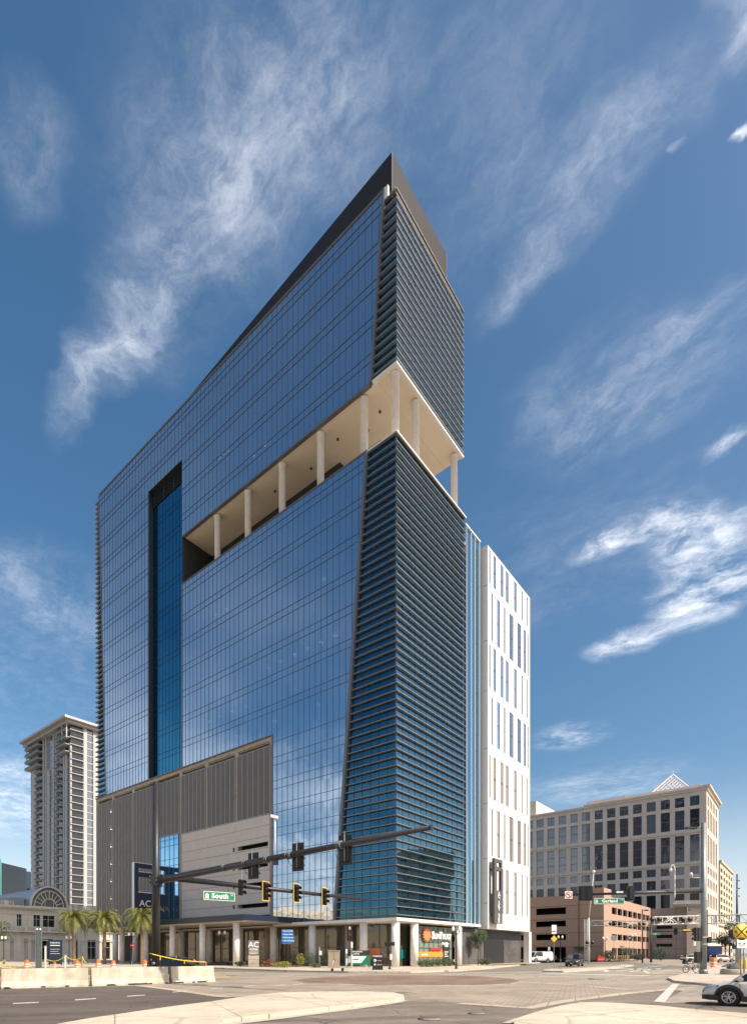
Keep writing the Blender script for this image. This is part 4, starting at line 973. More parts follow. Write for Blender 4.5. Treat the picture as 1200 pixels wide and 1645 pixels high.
aw = MB().hull8([(-4, -5, zw * .98), (0, -5, zw * .98), (0, 3, zw * 1.0), (-4, 3, zw * 1.0)], [(-4, -5, zw * 1.03), (0, -5, zw * 1.12), (0, 3, zw * 1.14), (-4, 3, zw * 1.05)]); aw.build('glass_awning', 'hotel_glass', wing)
# ---- cream buildings far up the street
def slab_tower(px0, Y, h_, wl_, wr_, label, m='cream_stone', rows_=10, cl=5, cr_=7):
    x, y = to_local(px0, Y); t = thing('office_building', label, 'building', L2W(x, y), A)
    rw = [(2 + (h_ - 3) / rows_ * k, 2 + (h_ - 3) / rows_ * (k + .6)) for k in range(rows_)]
    relief([(wl_ * (k + .25) / cl, wl_ * (k + .75) / cl) for k in range(cl)], rw, 0, wl_, 0, h_, .6, 'x').build('stone_wall', m, t, fix=False)
    relief([(wr_ * (k + .2) / cr_, wr_ * (k + .8) / cr_) for k in range(cr_)], rw, .6, wr_, 0, h_, .6, 'y').build('stone_wall', m, t, fix=False)
    MB().box(.45, wr_, .45, wl_, 0, h_ - .4).build('window_band', 'win_dark', t); MB().box(-.8, wr_, -.8, wl_, h_, h_ + 1).build('cornice', m, t)
    return t
slab_tower(1157, 300, 51, 30, 60, 'cream office building with a lit window grid far up the street', rows_=12, cl=6, cr_=5)
slab_tower(1145, 280, 53.5, 10, 6, 'narrow cream office building with a stepped bay beside the stone block', rows_=14, cl=3, cr_=2)
slab_tower(1148, 215, 13, 14, 46, 'low cream street building with shopfronts beyond the rail crossing', rows_=3, cl=4, cr_=8)
# ---- residential tower left
tx, ty = to_local(112.5, 232)
rt = thing('apartment_tower', 'tall grey and white apartment tower with balconies and an overhanging flat roof', 'building', L2W(tx, ty), A)
FH = 3.05; NF = 32; TOP = 98.7
MB().box(.8, 22, .8, 43, 0, 98.5).build('tower_wall', 'tower_wall', rt)
pil = MB()
for a, b_, z1 in ((.3, 1.2, 89), (3.9, 5.4, 86), (6.2, 7.2, 86), (13.9, 14.9, 98), (16.6, 17.6, 98), (21.6, 23.4, 83), (24.6, 25.4, 98), (27.2, 28.4, 98), (35.6, 40.4, 86)): pil.box(.25, .85, a, b_, 0, z1)
pil.box(5.6, 7.0, .1, .85, 0, 98.6); pil.box(9.7, 11.5, .2, .85, 0, 98); pil.box(16, 18, .2, .85, 0, 98)
pil.build('pilasters', 'tower_white', rt, fix=False)
bands = MB()
for k in range(NF):
    z = k * FH + 1.2
    bands.box(.62, .84, .4, 43, z - .12, z + .12); bands.box(5.6, 22, .62, .84, z - .18, z + .18)
bands.build('floor_bands', 'tower_white', rt, fix=False)
nb_, nw = 0, 0
more_b, more_w = MB(), MB()
for k in range(NF - 1, 2, -1):
    z = k * FH + 1.2
    big_ = k > NF - 5
    spec_ = [('x', 9.0, 13.4, -.9 if not big_ else -1.6), ('x', 28.6, 35.4, -.7 if not big_ else -1.6), ('c', 0, 5.4, 0)]
    if big_: spec_.append(('x', 36.2, 43.8, -1.6)); spec_[0] = ('x', 1.2, 11.5, -1.4)
    for kind_, a, b_, pz in spec_:
        s = MB(); r = MB(); o_ = MB()
        if kind_ == 'x':
            s.box(pz, .8, a, b_, z - .15, z + .1)
            o_.quad((.79, a + .2, z + .15), (.79, b_ - .2, z + .15), (.79, b_ - .2, z + 2.7), (.79, a + .2, z + 2.7))
            r.box(pz, pz + .05, a, b_, z + .95, z + 1.05); r.box(pz + .01, pz + .04, a, b_, z + .15, z + .9)
        else:
            s.box(0, 5.6, -.2, .8, z - .15, z + .12)
            o_.quad((.6, .79, z + .15), (5.4, .79, z + .15), (5.4, .79, z + 2.7), (.6, .79, z + 2.7))
            r.box(0, 5.6, -.2, -.15, z + .98, z + 1.06)
            for q in range(12): r.box(.2 + q * .47, .24 + q * .47, -.19, -.16, z + .1, z + 1)
        if nb_ < 90:
            so = s.build('balcony', 'tower_white', rt); r.build('railing', 'rail_dark', so, fix=False); o_.build('balcony_door', 'win_dark', so); nb_ += 1
        else: more_b.add(s.v, s.f); more_w.add(o_.v, o_.f); more_w.add(r.v, r.f)
tag(more_b.build('balcony', 'tower_white', rt, fix=False), kind='stuff')
gw = MB()
for k in range(NF):
    z = k * FH + 1.5
    for a, b_ in ((1.3, 3.8), (15, 16.5), (18, 21.2), (25.5, 27.1), (40.6, 42.8), (5.5, 6.1)): gw.quad((.76, a, z), (.76, b_, z), (.76, b_, z + 2.5), (.76, a, z + 2.5))
    for a, b_ in ((7.2, 8.4), (8.55, 9.6), (12, 15.5), (18.4, 21.5)): gw.quad((a, .76, z), (b_, .76, z), (b_, .76, z + 2.3), (a, .76, z + 2.3))
more_w.add(gw.v, gw.f); tag(more_w.build('window', 'win_blue', rt, fix=False), kind='stuff')
MB().prism([(-3.2, -2.8), (24, -2.8), (24, 45.6), (-3.2, 45.6)], TOP + .4, TOP + 1.4).prism([(-1.5, -1.2), (23, -1.2), (23, 46), (-1.5, 46)], TOP - .7, TOP + .4).build('roof', 'tower_white', rt)
MB().box(-1.4, -1.0, .3, .7, 92, TOP - .6).box(-1.4, -1.0, 4.6, 5.0, 92, TOP - .6).box(-1.4, -1.0, 42, 42.5, 90, TOP - .6).build('loggia_posts', 'tower_white', rt)
# ---- white station hall with the arched fanlight
SY = 99.65
def S(px, py): a = RPm(px, py, SY); return a[0] + 8.64, a[1]
stn = thing('station_hall', 'pale two storey hall with balustrades and a big glazed arch on its roof', 'building', L2W(-8.64, SY), A)
zc1 = 11.6; X0, X1 = -16, 27
w0 = S(54, 1480)[0]; w1 = S(65, 1480)[0]; w2 = S(69, 1480)[0]; w3 = S(88, 1480)[0]
g_ = [(S(a / 9.23, 1515)[0], S(b_ / 9.23, 1515)[0]) for a, b_ in ((150, 205), (250, 305), (355, 415), (465, 525), (625, 790))]
zw0, zw1 = S(60, 1488.5)[1], S(60, 1469)[1]
zg1 = S(40, 1508)[1]
up = relief([(S(27, 1480)[0], S(35, 1480)[0]), (w0, w1), (w2, w3), (18.5, 20.5), (22, 24)], [(zw0, zw1)], X0, X1, zw0 - .8, zc1, .5, 'y')
lo_ = relief(g_ + [(15, 17), (18.5, 20.5), (22, 24), (-14, -11.5), (-9, -6.5), (-4, -2)], [(.3, zg1)], X0, X1, 0, zw0 - .8, .5, 'y')
up.add(lo_.v, lo_.f); up.build('hall_wall', 'station_wall', stn, fix=False)
MB().box(X0, X1, .52, 18, 0, zc1 - .3).build('hall_body', 'station_wall', stn)
for (a, b_) in g_[:4]: MB().box(a, b_, .42, .5, .3, zg1 - .6).build('shutter_door', 'tower_white', stn)
for (a, b_, c, d) in ((w0, w1, zw0, zw1), (w2, w3, zw0, zw1), (S(27, 1480)[0], S(35, 1480)[0], zw0, zw1), (18.5, 20.5, zw0, zw1), (22, 24, zw0, zw1), (g_[4][0], g_[4][1], .3, zg1), (15, 17, .3, zg1), (18.5, 20.5, .3, zg1), (22, 24, .3, zg1)):
    f = MB().box((a + b_) / 2 - .05, (a + b_) / 2 + .05, .36, .44, c, d).box(a, b_, .36, .44, c + (d - c) * .6, c + (d - c) * .6 + .1).box(a, a + .08, .36, .44, c, d)
    o = f.build('window', 'tower_white', stn); MB().quad((a, .43, c), (b_, .43, c), (b_, .43, d), (a, .43, d)).build('pane', 'win_dark', o)
zz_ = S(60, 1498)[1]
k_ = MB(); k_.box(X0, X1, -.7, .5, zc1, zc1 + .25); k_.box(X0, X1, -1.0, .5, zc1 + .25, zc1 + .7); k_.box(X0, 14.5, -1.3, 0, zz_, zz_ + .3); k_.box(X0, X1, -.15, .0, zc1 - 1.2, zc1 - 1.0); k_.box(X0, X1, -.2, 0, 4.6, 4.8)
for x in (-.6, 3.6, 7.8, 12, 16.5, 25): k_.box(x - .35, x + .35, -.15, 0, 0, zz_)
k_.build('cornice', 'station_wall', stn)
bl_ = MB(); zb_ = zz_ + .3
bl_.box(X0, 14.5, -1.15, -.95, zb_ + .8, zb_ + .95)
for q in range(60):
    x = X0 + .5 * q
    if x < 14.4: bl_.tube((x, -1.05, zb_), (x, -1.05, zb_ + .8), .09, n=5)
for x in (-12, -6, 0, 4.7, 9.4, 14.2): bl_.box(x - .25, x + .25, -1.3, -.8, zb_, zb_ + 1.0)
for x in (-9, -3, 1, 15.5, 20, 25): bl_.box(x - .4, x + .4, -.6, .2, zc1 + .7, zc1 + 1.7)
for q in range(90):
    x = X0 + .45 * q
    if x < 2.5 or x > 14: bl_.box(x - .09, x + .09, -.3, -.1, zc1 + .7, zc1 + 1.4)
bl_.box(X0, 2.5, -.35, -.05, zc1 + 1.4, zc1 + 1.55); bl_.box(14, X1, -.35, -.05, zc1 + 1.4, zc1 + 1.55)
bl_.build('balustrade', 'station_wall', stn, fix=False)
xa, xb = S(47.7, 1453)[0], S(108, 1453)[0]; xc, rr = (xa + xb) / 2, (xb - xa) / 2; zb0 = zc1 + .7
rf_h = S(78, 1424)[1] - zb0
def ring(r0, r1, y0, y1, n=24):
    b = MB(); v = []; sc_ = rf_h / rr
    for i in range(n + 1):
        a = math.pi * i / n
        for r in (r0, r1):
            for y in (y0, y1): v.append((xc - r * math.cos(a), y, zb0 + r * math.sin(a) * sc_))
    f = []
    for i in range(n):
        o = i * 4
        f += [(o, o + 4, o + 6, o + 2), (o + 1, o + 3, o + 7, o + 5), (o + 2, o + 6, o + 7, o + 3), (o, o + 1, o + 5, o + 4)]
    f += [(0, 2, 3, 1), (n * 4, n * 4 + 1, n * 4 + 3, n * 4 + 2)]
    return b.add(v, f)
b = ring(rr * .94, rr, -.5, .3)
for r in (.78, .40): q = ring(rr * (r - .02), rr * (r + .02), -.3, -.1); b.add(q.v, q.f)
for i in range(1, 10):
    a = math.pi * i / 10; sc_ = rf_h / rr; c, s_ = math.cos(a), math.sin(a)
    b.tube((xc - rr * .4 * c, -.2, zb0 + rr * .4 * s_ * sc_), (xc - rr * .78 * c, -.2, zb0 + rr * .78 * s_ * sc_), .1, n=4)
b.box(xa, xb, -.5, .3, zb0 - .2, zb0 + .15); b.tube((xc - .9, -.2, zb0), (xc - .9, -.2, zb0 + rr * .37), .08, n=4).tube((xc + .9, -.2, zb0), (xc + .9, -.2, zb0 + rr * .37), .08, n=4)
b.build('fanlight_frame', 'station_wall', stn, fix=False)
q = MB(); q.poly([(xc - rr * .95 * math.cos(math.pi * i / 24), 0, zb0 + rf_h * .95 * math.sin(math.pi * i / 24)) for i in range(25)]); q.build('fanlight_glass', 'fan_glass', stn)
v_ = ring(rr * .9, rr * .97, .3, 30); v_.build('vault_roof', 'station_roof', stn, fix=False)
MB().prism([(-16, 3), (xa, 3), (xa, 18), (-16, 18)], zb0 - .2, [zb0 + .2, zb0 + 2.2, zb0 + 2.4, zb0 + .3]).build('side_roof', 'station_roof', stn)
# ---- blue grey block behind the hall
bx_, by_ = to_local(50, 290)
bb = thing('office_building', 'blue grey block with small square windows left of the apartment tower', 'building', L2W(bx_, by_), A)
bc = [(2.2 + 6.4 * k, 6.0 + 6.4 * k) for k in range(9)]
relief(bc, [(z, z + 2.6) for z in (17.6, 22.8, 28.0, 33.3)], 0, 64, 0, 44, .7, 'x').build('block_wall', 'blue_grey_wall', bb, fix=False)
MB().box(.7, 12, 0, 64, 0, 43.8).build('window_band', 'win_dark', bb); MB().box(-.3, 12, 8, 50, 44, 45.4).build('parapet', 'blue_grey_wall', bb)
te_ = thing('office_building', 'pale teal building just entering at the left picture edge', 'building', P(-22, 1531, 160) - Vector((0, 0, EYE)), 0)
tf = relief([(-8, -6), (-4, -2)], [(z, z + 2) for z in (4, 9, 14, 19)], -16, 4.1, 0, 29, .4, 'y'); tf.build('block_wall', 'teal_wall', te_); MB().box(-16, 4.1, .4, 12, 0, 28).build('window_band', 'win_dark', te_)
# ---- things across the street that only show mirrored in the glass
via = thing('elevated_road', 'long tan elevated road on piers across the street, mirrored low in the tower glass', 'bridge', (-96, -50, 0), 0)
vb = MB(); vb.box(-8, 8, -180, 165, 10.5, 12.8); vb.build('deck', 'cream_stone', via); MB().box(7.6, 8.1, -180, 165, 12.8, 14.2).box(-8, -7.6, -180, 165, 12.8, 14.2).build('parapet', 'soffit_tan', via)
for k in range(12): MB().lathe([(1.1, 0), (1.1, 9.5), (2.2, 10.5)], (0, -170 + 28 * k, 0), 14).build('pier', 'cream_stone', via)
MB().box(-6, 6, -180, 165, 0, 8.5).build('retaining_wall', 'cream_stone', via)
mb_ = thing('office_building', 'stepped brown office block right of the crossing, mirrored in the louvred corner', 'building', (150, 95, 0), R(10))
relief([(-34 + 6 * k, -34 + 6 * k + 3.6) for k in range(11)], [(3 + 3.8 * k, 5 + 3.8 * k) for k in range(10)], -36, 34, 0, 42, .6, 'x').build('block_wall', 'brown_stucco', mb_, fix=False)
MB().box(.5, 40, -36, 34, 0, 41.6).build('window_band', 'win_dark', mb_)
b = relief([(-60 + 6 * k, -60 + 6 * k + 3.6) for k in range(4)], [(3 + 3.8 * k, 5 + 3.8 * k) for k in range(6)], -62, -36, 0, 27, .6, 'x'); b.box(.5, 30, -62, -36, 0, 26.6); b.build('block_wing', 'office_stone', mb_, fix=False)
# ================================================================ STREET OBJECTS
# ---- concrete barriers
def barrier(p0, p1, label, h=.98):
    p0, p1 = Vector((*p0, 0)), Vector((*p1, 0)); d = p1 - p0; Ln = d.length
    t = thing('concrete_barrier', label, 'barrier', p0, math.atan2(d.y, d.x), 'concrete barriers along the lane')
    prof = [(-.33, 0), (.33, 0), (.33, .1), (.17, .36), (.11, h), (.085, h + .015), (-.085, h + .015), (-.11, h), (-.17, .36), (-.33, .1)]
    b = MB(); n = 26; v = []
    random.seed(int(Ln * 977))
    for i in range(n + 1):
        x = Ln * i / n
        for (y, z) in prof:
            j = .012 * noise.noise(Vector((x * 2, z * 4, p0.x)))
            zz = z
            if z == 0 and 0 < i < n and y < 0 and noise.noise(Vector((x * 1.4, 3, p0.x * 3))) > .12: zz = .06
            v.append((x, y + j * 2 + (.05 if zz == .06 else 0), zz + (j if z > .3 else 0)))
    m = len(prof)
    b.add(v, [(i * m + k, i * m + (k + 1) % m, (i + 1) * m + (k + 1) % m, (i + 1) * m + k) for i in range(n) for k in range(m)] + [tuple(range(m)), tuple(n * m + k for k in range(m - 1, -1, -1))])
    b.build('barrier_body', 'barrier_concrete', t)
    MB().box(-.015, .015, -.05, .05, .2, .7).build('end_plate', 'steel_galv', t)
    MB().box(Ln * .44, Ln * .44 + .18, -.345, -.30, .02, .09).box(Ln * .72, Ln * .72 + .18, -.345, -.30, .02, .09).build('lifting_slots', 'trim_black', t)
    return t
q0, q1, q2, q3 = G(-150, 1590), G(141, 1584.3), G(271, 1580), G(342, 1577.2)
barrier((-24.2, 24.9), (-18.9 + .1, 27.9), 'weathered concrete barrier cut off by the left picture edge')
barrier(((-18.75), 27.95), (q1.x, q1.y), 'long weathered concrete barrier with chipped foot, leftmost fully seen one')
barrier((q1.x + .12, q1.y + .1), (q2.x - .06, q2.y), 'middle concrete barrier with a crumbling foot in front of the black mast')
barrier((q2.x + .08, q2.y + .06), (q3.x, q3.y), 'right end concrete barrier of the row, next to the pavers')
# ---- traffic heads
def head(parent, loc, rz, back=True, border=False, n=3, s=1.0):
    h = n * .36; o = MB().rbox(-.17, .17, -.10, .12, -h / 2, h / 2, .03).build('signal_housing', 'signal_black', parent, loc, rz); o.scale = (s, s, s)
    for i in range(n):
        z = h / 2 - .18 - i * .36
        MB().lathe([(0, -.11), (.14, -.11), (.14, -.10)], (0, 0, z), 14, 'Y').build('lens', 'lens_dark', o)
        v = MB(); pts = []
        for k in range(9):
            a = R(-20 + 220 * k / 8); pts.append((.16 * math.cos(a), .16 * math.sin(a)))
        for k in range(8):
            (xa_, za_), (xb_, zb__) = pts[k], pts[k + 1]
            v.quad((xa_, -.10, z + za_), (xb_, -.10, z + zb__), (xb_, -.36, z + zb__ - .03), (xa_, -.36, z + za_ - .03))
        v.build('visor', 'signal_black', o)
    if back:
        MB().box(-.36, .36, .0, .02, -h / 2 - .16, h / 2 + .16).build('backplate', 'signal_black', o)
        if border:
            H = h / 2 + .16
            MB().box(-.36, -.31, -.012, .03, -H, H).box(.31, .36, -.012, .03, -H, H).box(-.31, .31, -.012, .03, H - .05, H).box(-.31, .31, -.012, .03, -H, -H + .05).build('backplate_border', 'yellow_paint', o)
    return o
def street_sign(parent, c, w, h, word, rz, th=.05, size=None):
    o = MB().rbox(-w / 2, w / 2, -th, th, -h / 2, h / 2, .02).build('name_sign', 'sign_green', parent, c, rz)
    e = .03; MB().box(-w / 2 + .02, w / 2 - .02, -th - .006, -th, h / 2 - .05, h / 2 - .02).box(-w / 2 + .02, w / 2 - .02, -th - .006, -th, -h / 2 + .02, -h / 2 + .05).box(-w / 2 + .02, -w / 2 + .05, -th - .006, -th, -h / 2 + .05, h / 2 - .05).box(w / 2 - .05, w / 2 - .02, -th - .006, -th, -h / 2 + .05, h / 2 - .05).build('sign_border', 'sign_white', o)
    s = size or h * .68
    text(word, s, o, (.02 * w, -th - .008, 0), FRONT, 'sign_white', bold=.012 * s / .3, sp=1.15)
    text('ST', s * .42, o, (w / 2 - .22, -th - .008, h * .2), FRONT, 'sign_white')
    b = MB(); cx_ = -w / 2 + h * .42
    b.box(cx_ - h * .22, cx_ + h * .22, -th - .008, -th, -h * .30, -h * .22)
    for k in (-1, 0, 1): b.box(cx_ + k * h * .14 - h * .045, cx_ + k * h * .14 + h * .045, -th - .008, -th, -h * .18, h * (.28 if k == 0 else .16))
    b.build('city_emblem', 'sign_white', o)
    return o
# ---- big black mast with two arms
base = G(250, 1577); base = Vector((-13.6, 34.7, 0))
mast = thing('signal_mast', 'tall black traffic signal mast with two long arms behind the barriers', 'traffic signal', base, 0)
top = EYE + (HY - 1258) / F * base.y
MB().tube((0, 0, 0), (0, 0, top), .26, .20, 20).build('pole', 'pole_dark', mast)
MB().box(-.38, .38, -.38, .38, 0, .12).build('base_plate', 'pole_dark', mast)
MB().lathe([(.2, top), (.2, top + .05), (0, top + .12)], n=20).build('pole_cap', 'pole_dark', mast)
MB().lathe([(0, -.31), (.10, -.31), (.10, -.2)], (-.06, 0, 1.15), 14, 'Y').build('hand_hole_cover', 'steel_galv', mast)
def rel(px, py, Y): return P(px, py, Y) - base
a0 = rel(258, 1414, 34.4); a1 = rel(692, 1329, 22.6)
MB().tube(a0, a1, .215, .105, 16).build('signal_arm', 'pole_dark', mast)
d_ = (a1 - a0).normalized(); MB().tube(a1, a1 + d_ * .05, .118, .118, 16).build('arm_cap', 'pole_dark', mast)
b0 = rel(262, 1409, 35.2); b1 = rel(596, 1446, 45.0)
MB().tube(b0, b1, .20, .10, 14).build('signal_arm', 'pole_dark', mast)
MB().box(-.30, .30, -.32, .30, a0.z - .34, a0.z + .30).build('arm_bracket', 'pole_dark', mast)
blt = MB()
for dx in (-.2, .2):
    for dzz in (-.28, 0, .24): blt.tube((dx - .05, -.36, a0.z + dzz), (dx - .05, -.31, a0.z + dzz), .035, n=8)
blt.build('bolts', 'steel_galv', mast)
azA = math.atan2(-d_.x, d_.y)
def on_arm(a, b, px):
    """point of arm a-b seen at column px"""
    k = (px - CX) / F; p, q = a + base, b + base
    t = (k * p.y - p.x) / ((q.x - p.x) - k * (q.y - p.y)); return (p + (q - p) * t) - base
for px, py0, py1 in ((404, 1372, 1407), (476, 1354, 1396), (553, 1341, 1386)):
    c = on_arm(a0, a1, px); Yc = (c + base).y
    zc_ = EYE + (HY - (py0 + py1) / 2) / F * Yc - base.z
    hd = head(mast, (c.x + .05, c.y - .0 + .28, zc_), R(150), True, False)
    MB().tube((c.x, c.y + .12, zc_ - .55), (c.x, c.y + .12, zc_ + .85), .022, n=6).build('signal_bracket', 'steel_galv', mast)
    MB().path([(c.x - .2, c.y, c.z - .15), (c.x - .42, c.y + .05, zc_ - .15), (c.x - .32, c.y + .1, zc_ - .42), (c.x - .1, c.y + .2, zc_ - .5)], .014, 5).build('cable', 'trim_black', mast)
bands = MB()
for px in (360, 362.5, 393, 396, 428, 431, 462, 466, 468.5, 543, 545.5, 549):
    c = on_arm(a0, a1, px); bands.tube(c - d_ * .012, c + d_ * .012, .205, .205, 14)
bands.build('clamp_bands', 'steel_galv', mast)
# camera riser on the arm
c = on_arm(a0, a1, 442); Yc = (c + base).y; zt_ = EYE + (HY - 1312) / F * Yc
MB().tube((c.x, c.y, c.z - .1), (c.x, c.y, zt_), .03).build('camera_riser', 'white_paint', mast)
MB().box(c.x - .12, c.x + .16, c.y - .1, c.y + .1, c.z - .36, c.z - .14).build('junction_box', 'brick_grey', mast)
MB().hull8([(c.x - .22, c.y - .09, zt_ - .02), (c.x + .12, c.y - .09, zt_ - .12), (c.x + .12, c.y + .09, zt_ - .10), (c.x - .22, c.y + .09, zt_ - .02)], [(c.x - .22, c.y - .09, zt_ + .12), (c.x + .16, c.y - .09, zt_ + .03), (c.x + .16, c.y + .09, zt_ + .03), (c.x - .22, c.y + .09, zt_ + .12)]).build('detector_camera', 'white_paint', mast)
for px, py0, py1, bd, rz in ((388, 1414, 1438, False, R(75)), (428, 1416, 1448, True, R(58)), (477, 1421, 1449, True, R(58)), (522, 1427, 1455, True, R(58))):
    c = on_arm(b0, b1, px); Yc = (c + base).y; zc_ = EYE + (HY - (py0 + py1) / 2) / F * Yc
    head(mast, (c.x, c.y - .2, zc_), rz, bd, bd)
    MB().tube((c.x, c.y + .1, zc_ - .4), (c.x, c.y + .1, zc_ + (1.3 if px < 400 else .5)), .02, n=6).build('signal_bracket', 'steel_galv', mast)
c0_, c1_ = P(327, 1440, 37.0) - base, P(378, 1440, 38.3) - base
cc = (c0_ + c1_) / 2; W_ = (c1_ - c0_).length
street_sign(mast, (cc.x, cc.y - .1, cc.z), W_, .62, 'South', math.atan2(c1_.y - c0_.y, c1_.x - c0_.x) , size=.44)
hg = MB()
for t in (.22, .78):
    q = c0_.lerp(c1_, t); hg.tube((q.x, q.y - .1, q.z + .3), (q.x, q.y - .05, q.z + .62), .02, n=6)
hg.build('sign_hangers', 'steel_galv', mast)
# ---- grey mast on the right
gm = G(1130, 1567); Yg = gm.y
rm = thing('signal_mast', 'grey steel signal mast with street light and Garland sign on the right corner', 'traffic signal', gm, 0)
def rg(px, py, Y=Yg): return P(px, py, Y) - gm
tp = rg(1130, 1322).z
MB().tube((0, 0, 0), (0, 0, tp), .25, .17, 18).build('pole', 'steel_galv', rm)
MB().box(-.42, .42, -.42, .42, 0, .14).lathe([(.34, .14), (.27, .5)], n=16).build('base_plate', 'steel_galv', rm)
l0 = rg(1130, 1328); l1 = rg(1108, 1329)
MB().tube((0, 0, l0.z), (l1.x + .5, l1.y, l1.z), .06, .05).build('lamp_arm', 'steel_galv', rm); MB().rbox(l1.x - .35, l1.x + .55, -.16, .16, l1.z - .14, l1.z + .04, .04).build('lamp_head', 'pole_dark', rm)
m0 = rg(1128, 1431); m1 = rg(899, 1438, Yg + 1.5)
MB().tube((0, 0, m0.z), (m1.x, m1.y, m1.z), .16, .08, 12).build('signal_arm', 'pole_dark', rm)
for px, py, w_ in ((932, 1436, 0), (942, 1436, 0), (1009, 1436, 0)):
    q = rg(px, py, Yg + .6); head(rm, (q.x, q.y - .45, q.z), R(180 - 8) if px > 1000 else R(165), True, False, 3, .85)
q = rg(976.5, 1448, Yg + .2); street_sign(rm, (q.x, q.y - .2, q.z), 2.45, .50, 'Garland', 0, size=.34)
q = rg(912, 1438, Yg + 1.2); so = MB().rbox(-.31, .31, -.02, .02, -.31, .31, .01).build('turn_sign', 'sign_white', rm, (q.x, q.y - .2, q.z))
MB().lathe([(.21, -.03), (.27, -.03), (.27, -.022), (.21, -.022)], n=24, axis='Y', caps=False).build('prohibition_ring', 'red', so); MB().hull8([(-.19, -.032, .15), (-.15, -.032, .19), (-.15, -.024, .19), (-.19, -.024, .15)], [(.15, -.032, -.19), (.19, -.032, -.15), (.19, -.024, -.15), (.15, -.024, -.19)]).build('prohibition_bar', 'red', so)
MB().box(.02, .07, -.03, -.022, -.15, .04).box(-.08, .07, -.03, -.022, .04, .09).poly([(-.07, -.03, .14), (-.15, -.03, .065), (-.07, -.03, -.01)]).build('arrow', 'black_metal', so)
q = rg(993, 1433.5, Yg + .5); so = MB().rbox(-.36, .36, -.02, .02, -.15, .15, .01).build('arrow_sign', 'black_metal', rm, (q.x, q.y - .25, q.z)); MB().box(-.16, .28, -.03, -.022, -.05, .05).poly([(-.30, -.03, 0), (-.14, -.03, -.11), (-.14, -.03, .11)]).build('arrow', 'sign_white', so)
# curved detector riser and side camera
q0_ = rg(1084, 1437); pts = [(q0_.x, q0_.y, q0_.z - .3)] + [(q0_.x + (0 if t < .7 else -(1 - math.cos((t - .7) / .3 * math.pi)) * .17), q0_.y, q0_.z + (t / .7) * 2.1 if t < .7 else q0_.z + 2.1 + math.sin((t - .7) / .3 * math.pi) * .3) for t in [i / 16 for i in range(17)]]
MB().path(pts, .035).sphere((pts[-1][0], q0_.y, pts[-1][2] - .12), .13).build('camera_riser', 'white_paint', rm)
q1_ = rg(1112, 1410); MB().tube((-.1, 0, q1_.z), (q1_.x, 0, q1_.z), .025).tube((q1_.x, 0, q1_.z), (q1_.x, 0, q1_.z + .3), .025).sphere((q1_.x - .1, 0, q1_.z + .32), .12).build('side_camera', 'white_paint', rm)
for dx, z0 in ((-.42, 2.4), (-.62, 2.4)): head(rm, (dx, -.1, z0 + .9), R(190), False, False, 3)
MB().rbox(-.70, -.30, -.2, .15, 1.0, 1.9, .03).build('controller_box', 'signal_black', rm); MB().rbox(.24, .55, -.2, .05, 2.6, 3.1, .03).build('walk_signal', 'signal_black', rm)
MB().box(-.22, .22, -.27, -.255, 3.05, 3.1).box(-.2, .2, -.27, -.255, 2.5, 2.54).build('straps', 'white_paint', rm)
# ---- globe street lamps
def lamp_post():
    t = thing('street_lamp', 'x', 'street lamp', (0, 0, 0), 0, 'black twin globe street lamps')
    MB().lathe([(.22, 0), (.22, .12), (.15, .2), (.13, .6), (.075, .75), (.055, 3.7), (.09, 3.75), (.09, 3.85), (.04, 3.95), (.03, 4.2), (0, 4.3)], n=14).build('pole', 'black_metal', t)
    MB().path([(-.34, 0, 4.05), (-.30, 0, 3.86), (0, 0, 3.84), (.30, 0, 3.86), (.34, 0, 4.05)], .028).build('crossarm', 'black_metal', t)
    for s in (-1, 1):
        g = MB().lathe([(.07, 4.08), (.15, 4.18), (.175, 4.36), (.13, 4.52), (.05, 4.58), (.0, 4.66)], (s * .34, 0, 0), 14).build('globe', 'globe', t)
        MB().lathe([(.05, 4.02), (.085, 4.02), (.085, 4.10), (.06, 4.1)], (s * .34, 0, 0), 10).build('globe_fitter', 'black_metal', g)
    return t
lamps = [((733, 1558.5), 1.0, 'black twin globe lamp on the kerb in front of the white lettered shopfront'), ((357, 1552.5), 1.05, 'black twin globe lamp beside the grey hotel monument sign'), ((211, 1551), 1.05, 'black twin globe lamp between the two right palms'), ((111, 1550.5), .95, 'black twin globe lamp behind the leftmost palm'), ((6, 1550), .95, 'black twin globe lamp at the left picture edge'), ((900, 1545.5), 1.15, 'black twin globe lamp in front of the brown garage slots'), ((972, 1544.5), 1.15, 'black twin globe lamp beside the red box at the garage corner')]
l0_ = None
for (px, py), s, lb in lamps:
    g = G(px, py)
    if l0_ is None: l0_ = lamp_post(); l0_.location = g; l0_['label'] = lb; l0_.scale = (s,) * 3
    else: dup(l0_, g, R(px % 40 - 20), lb, s)
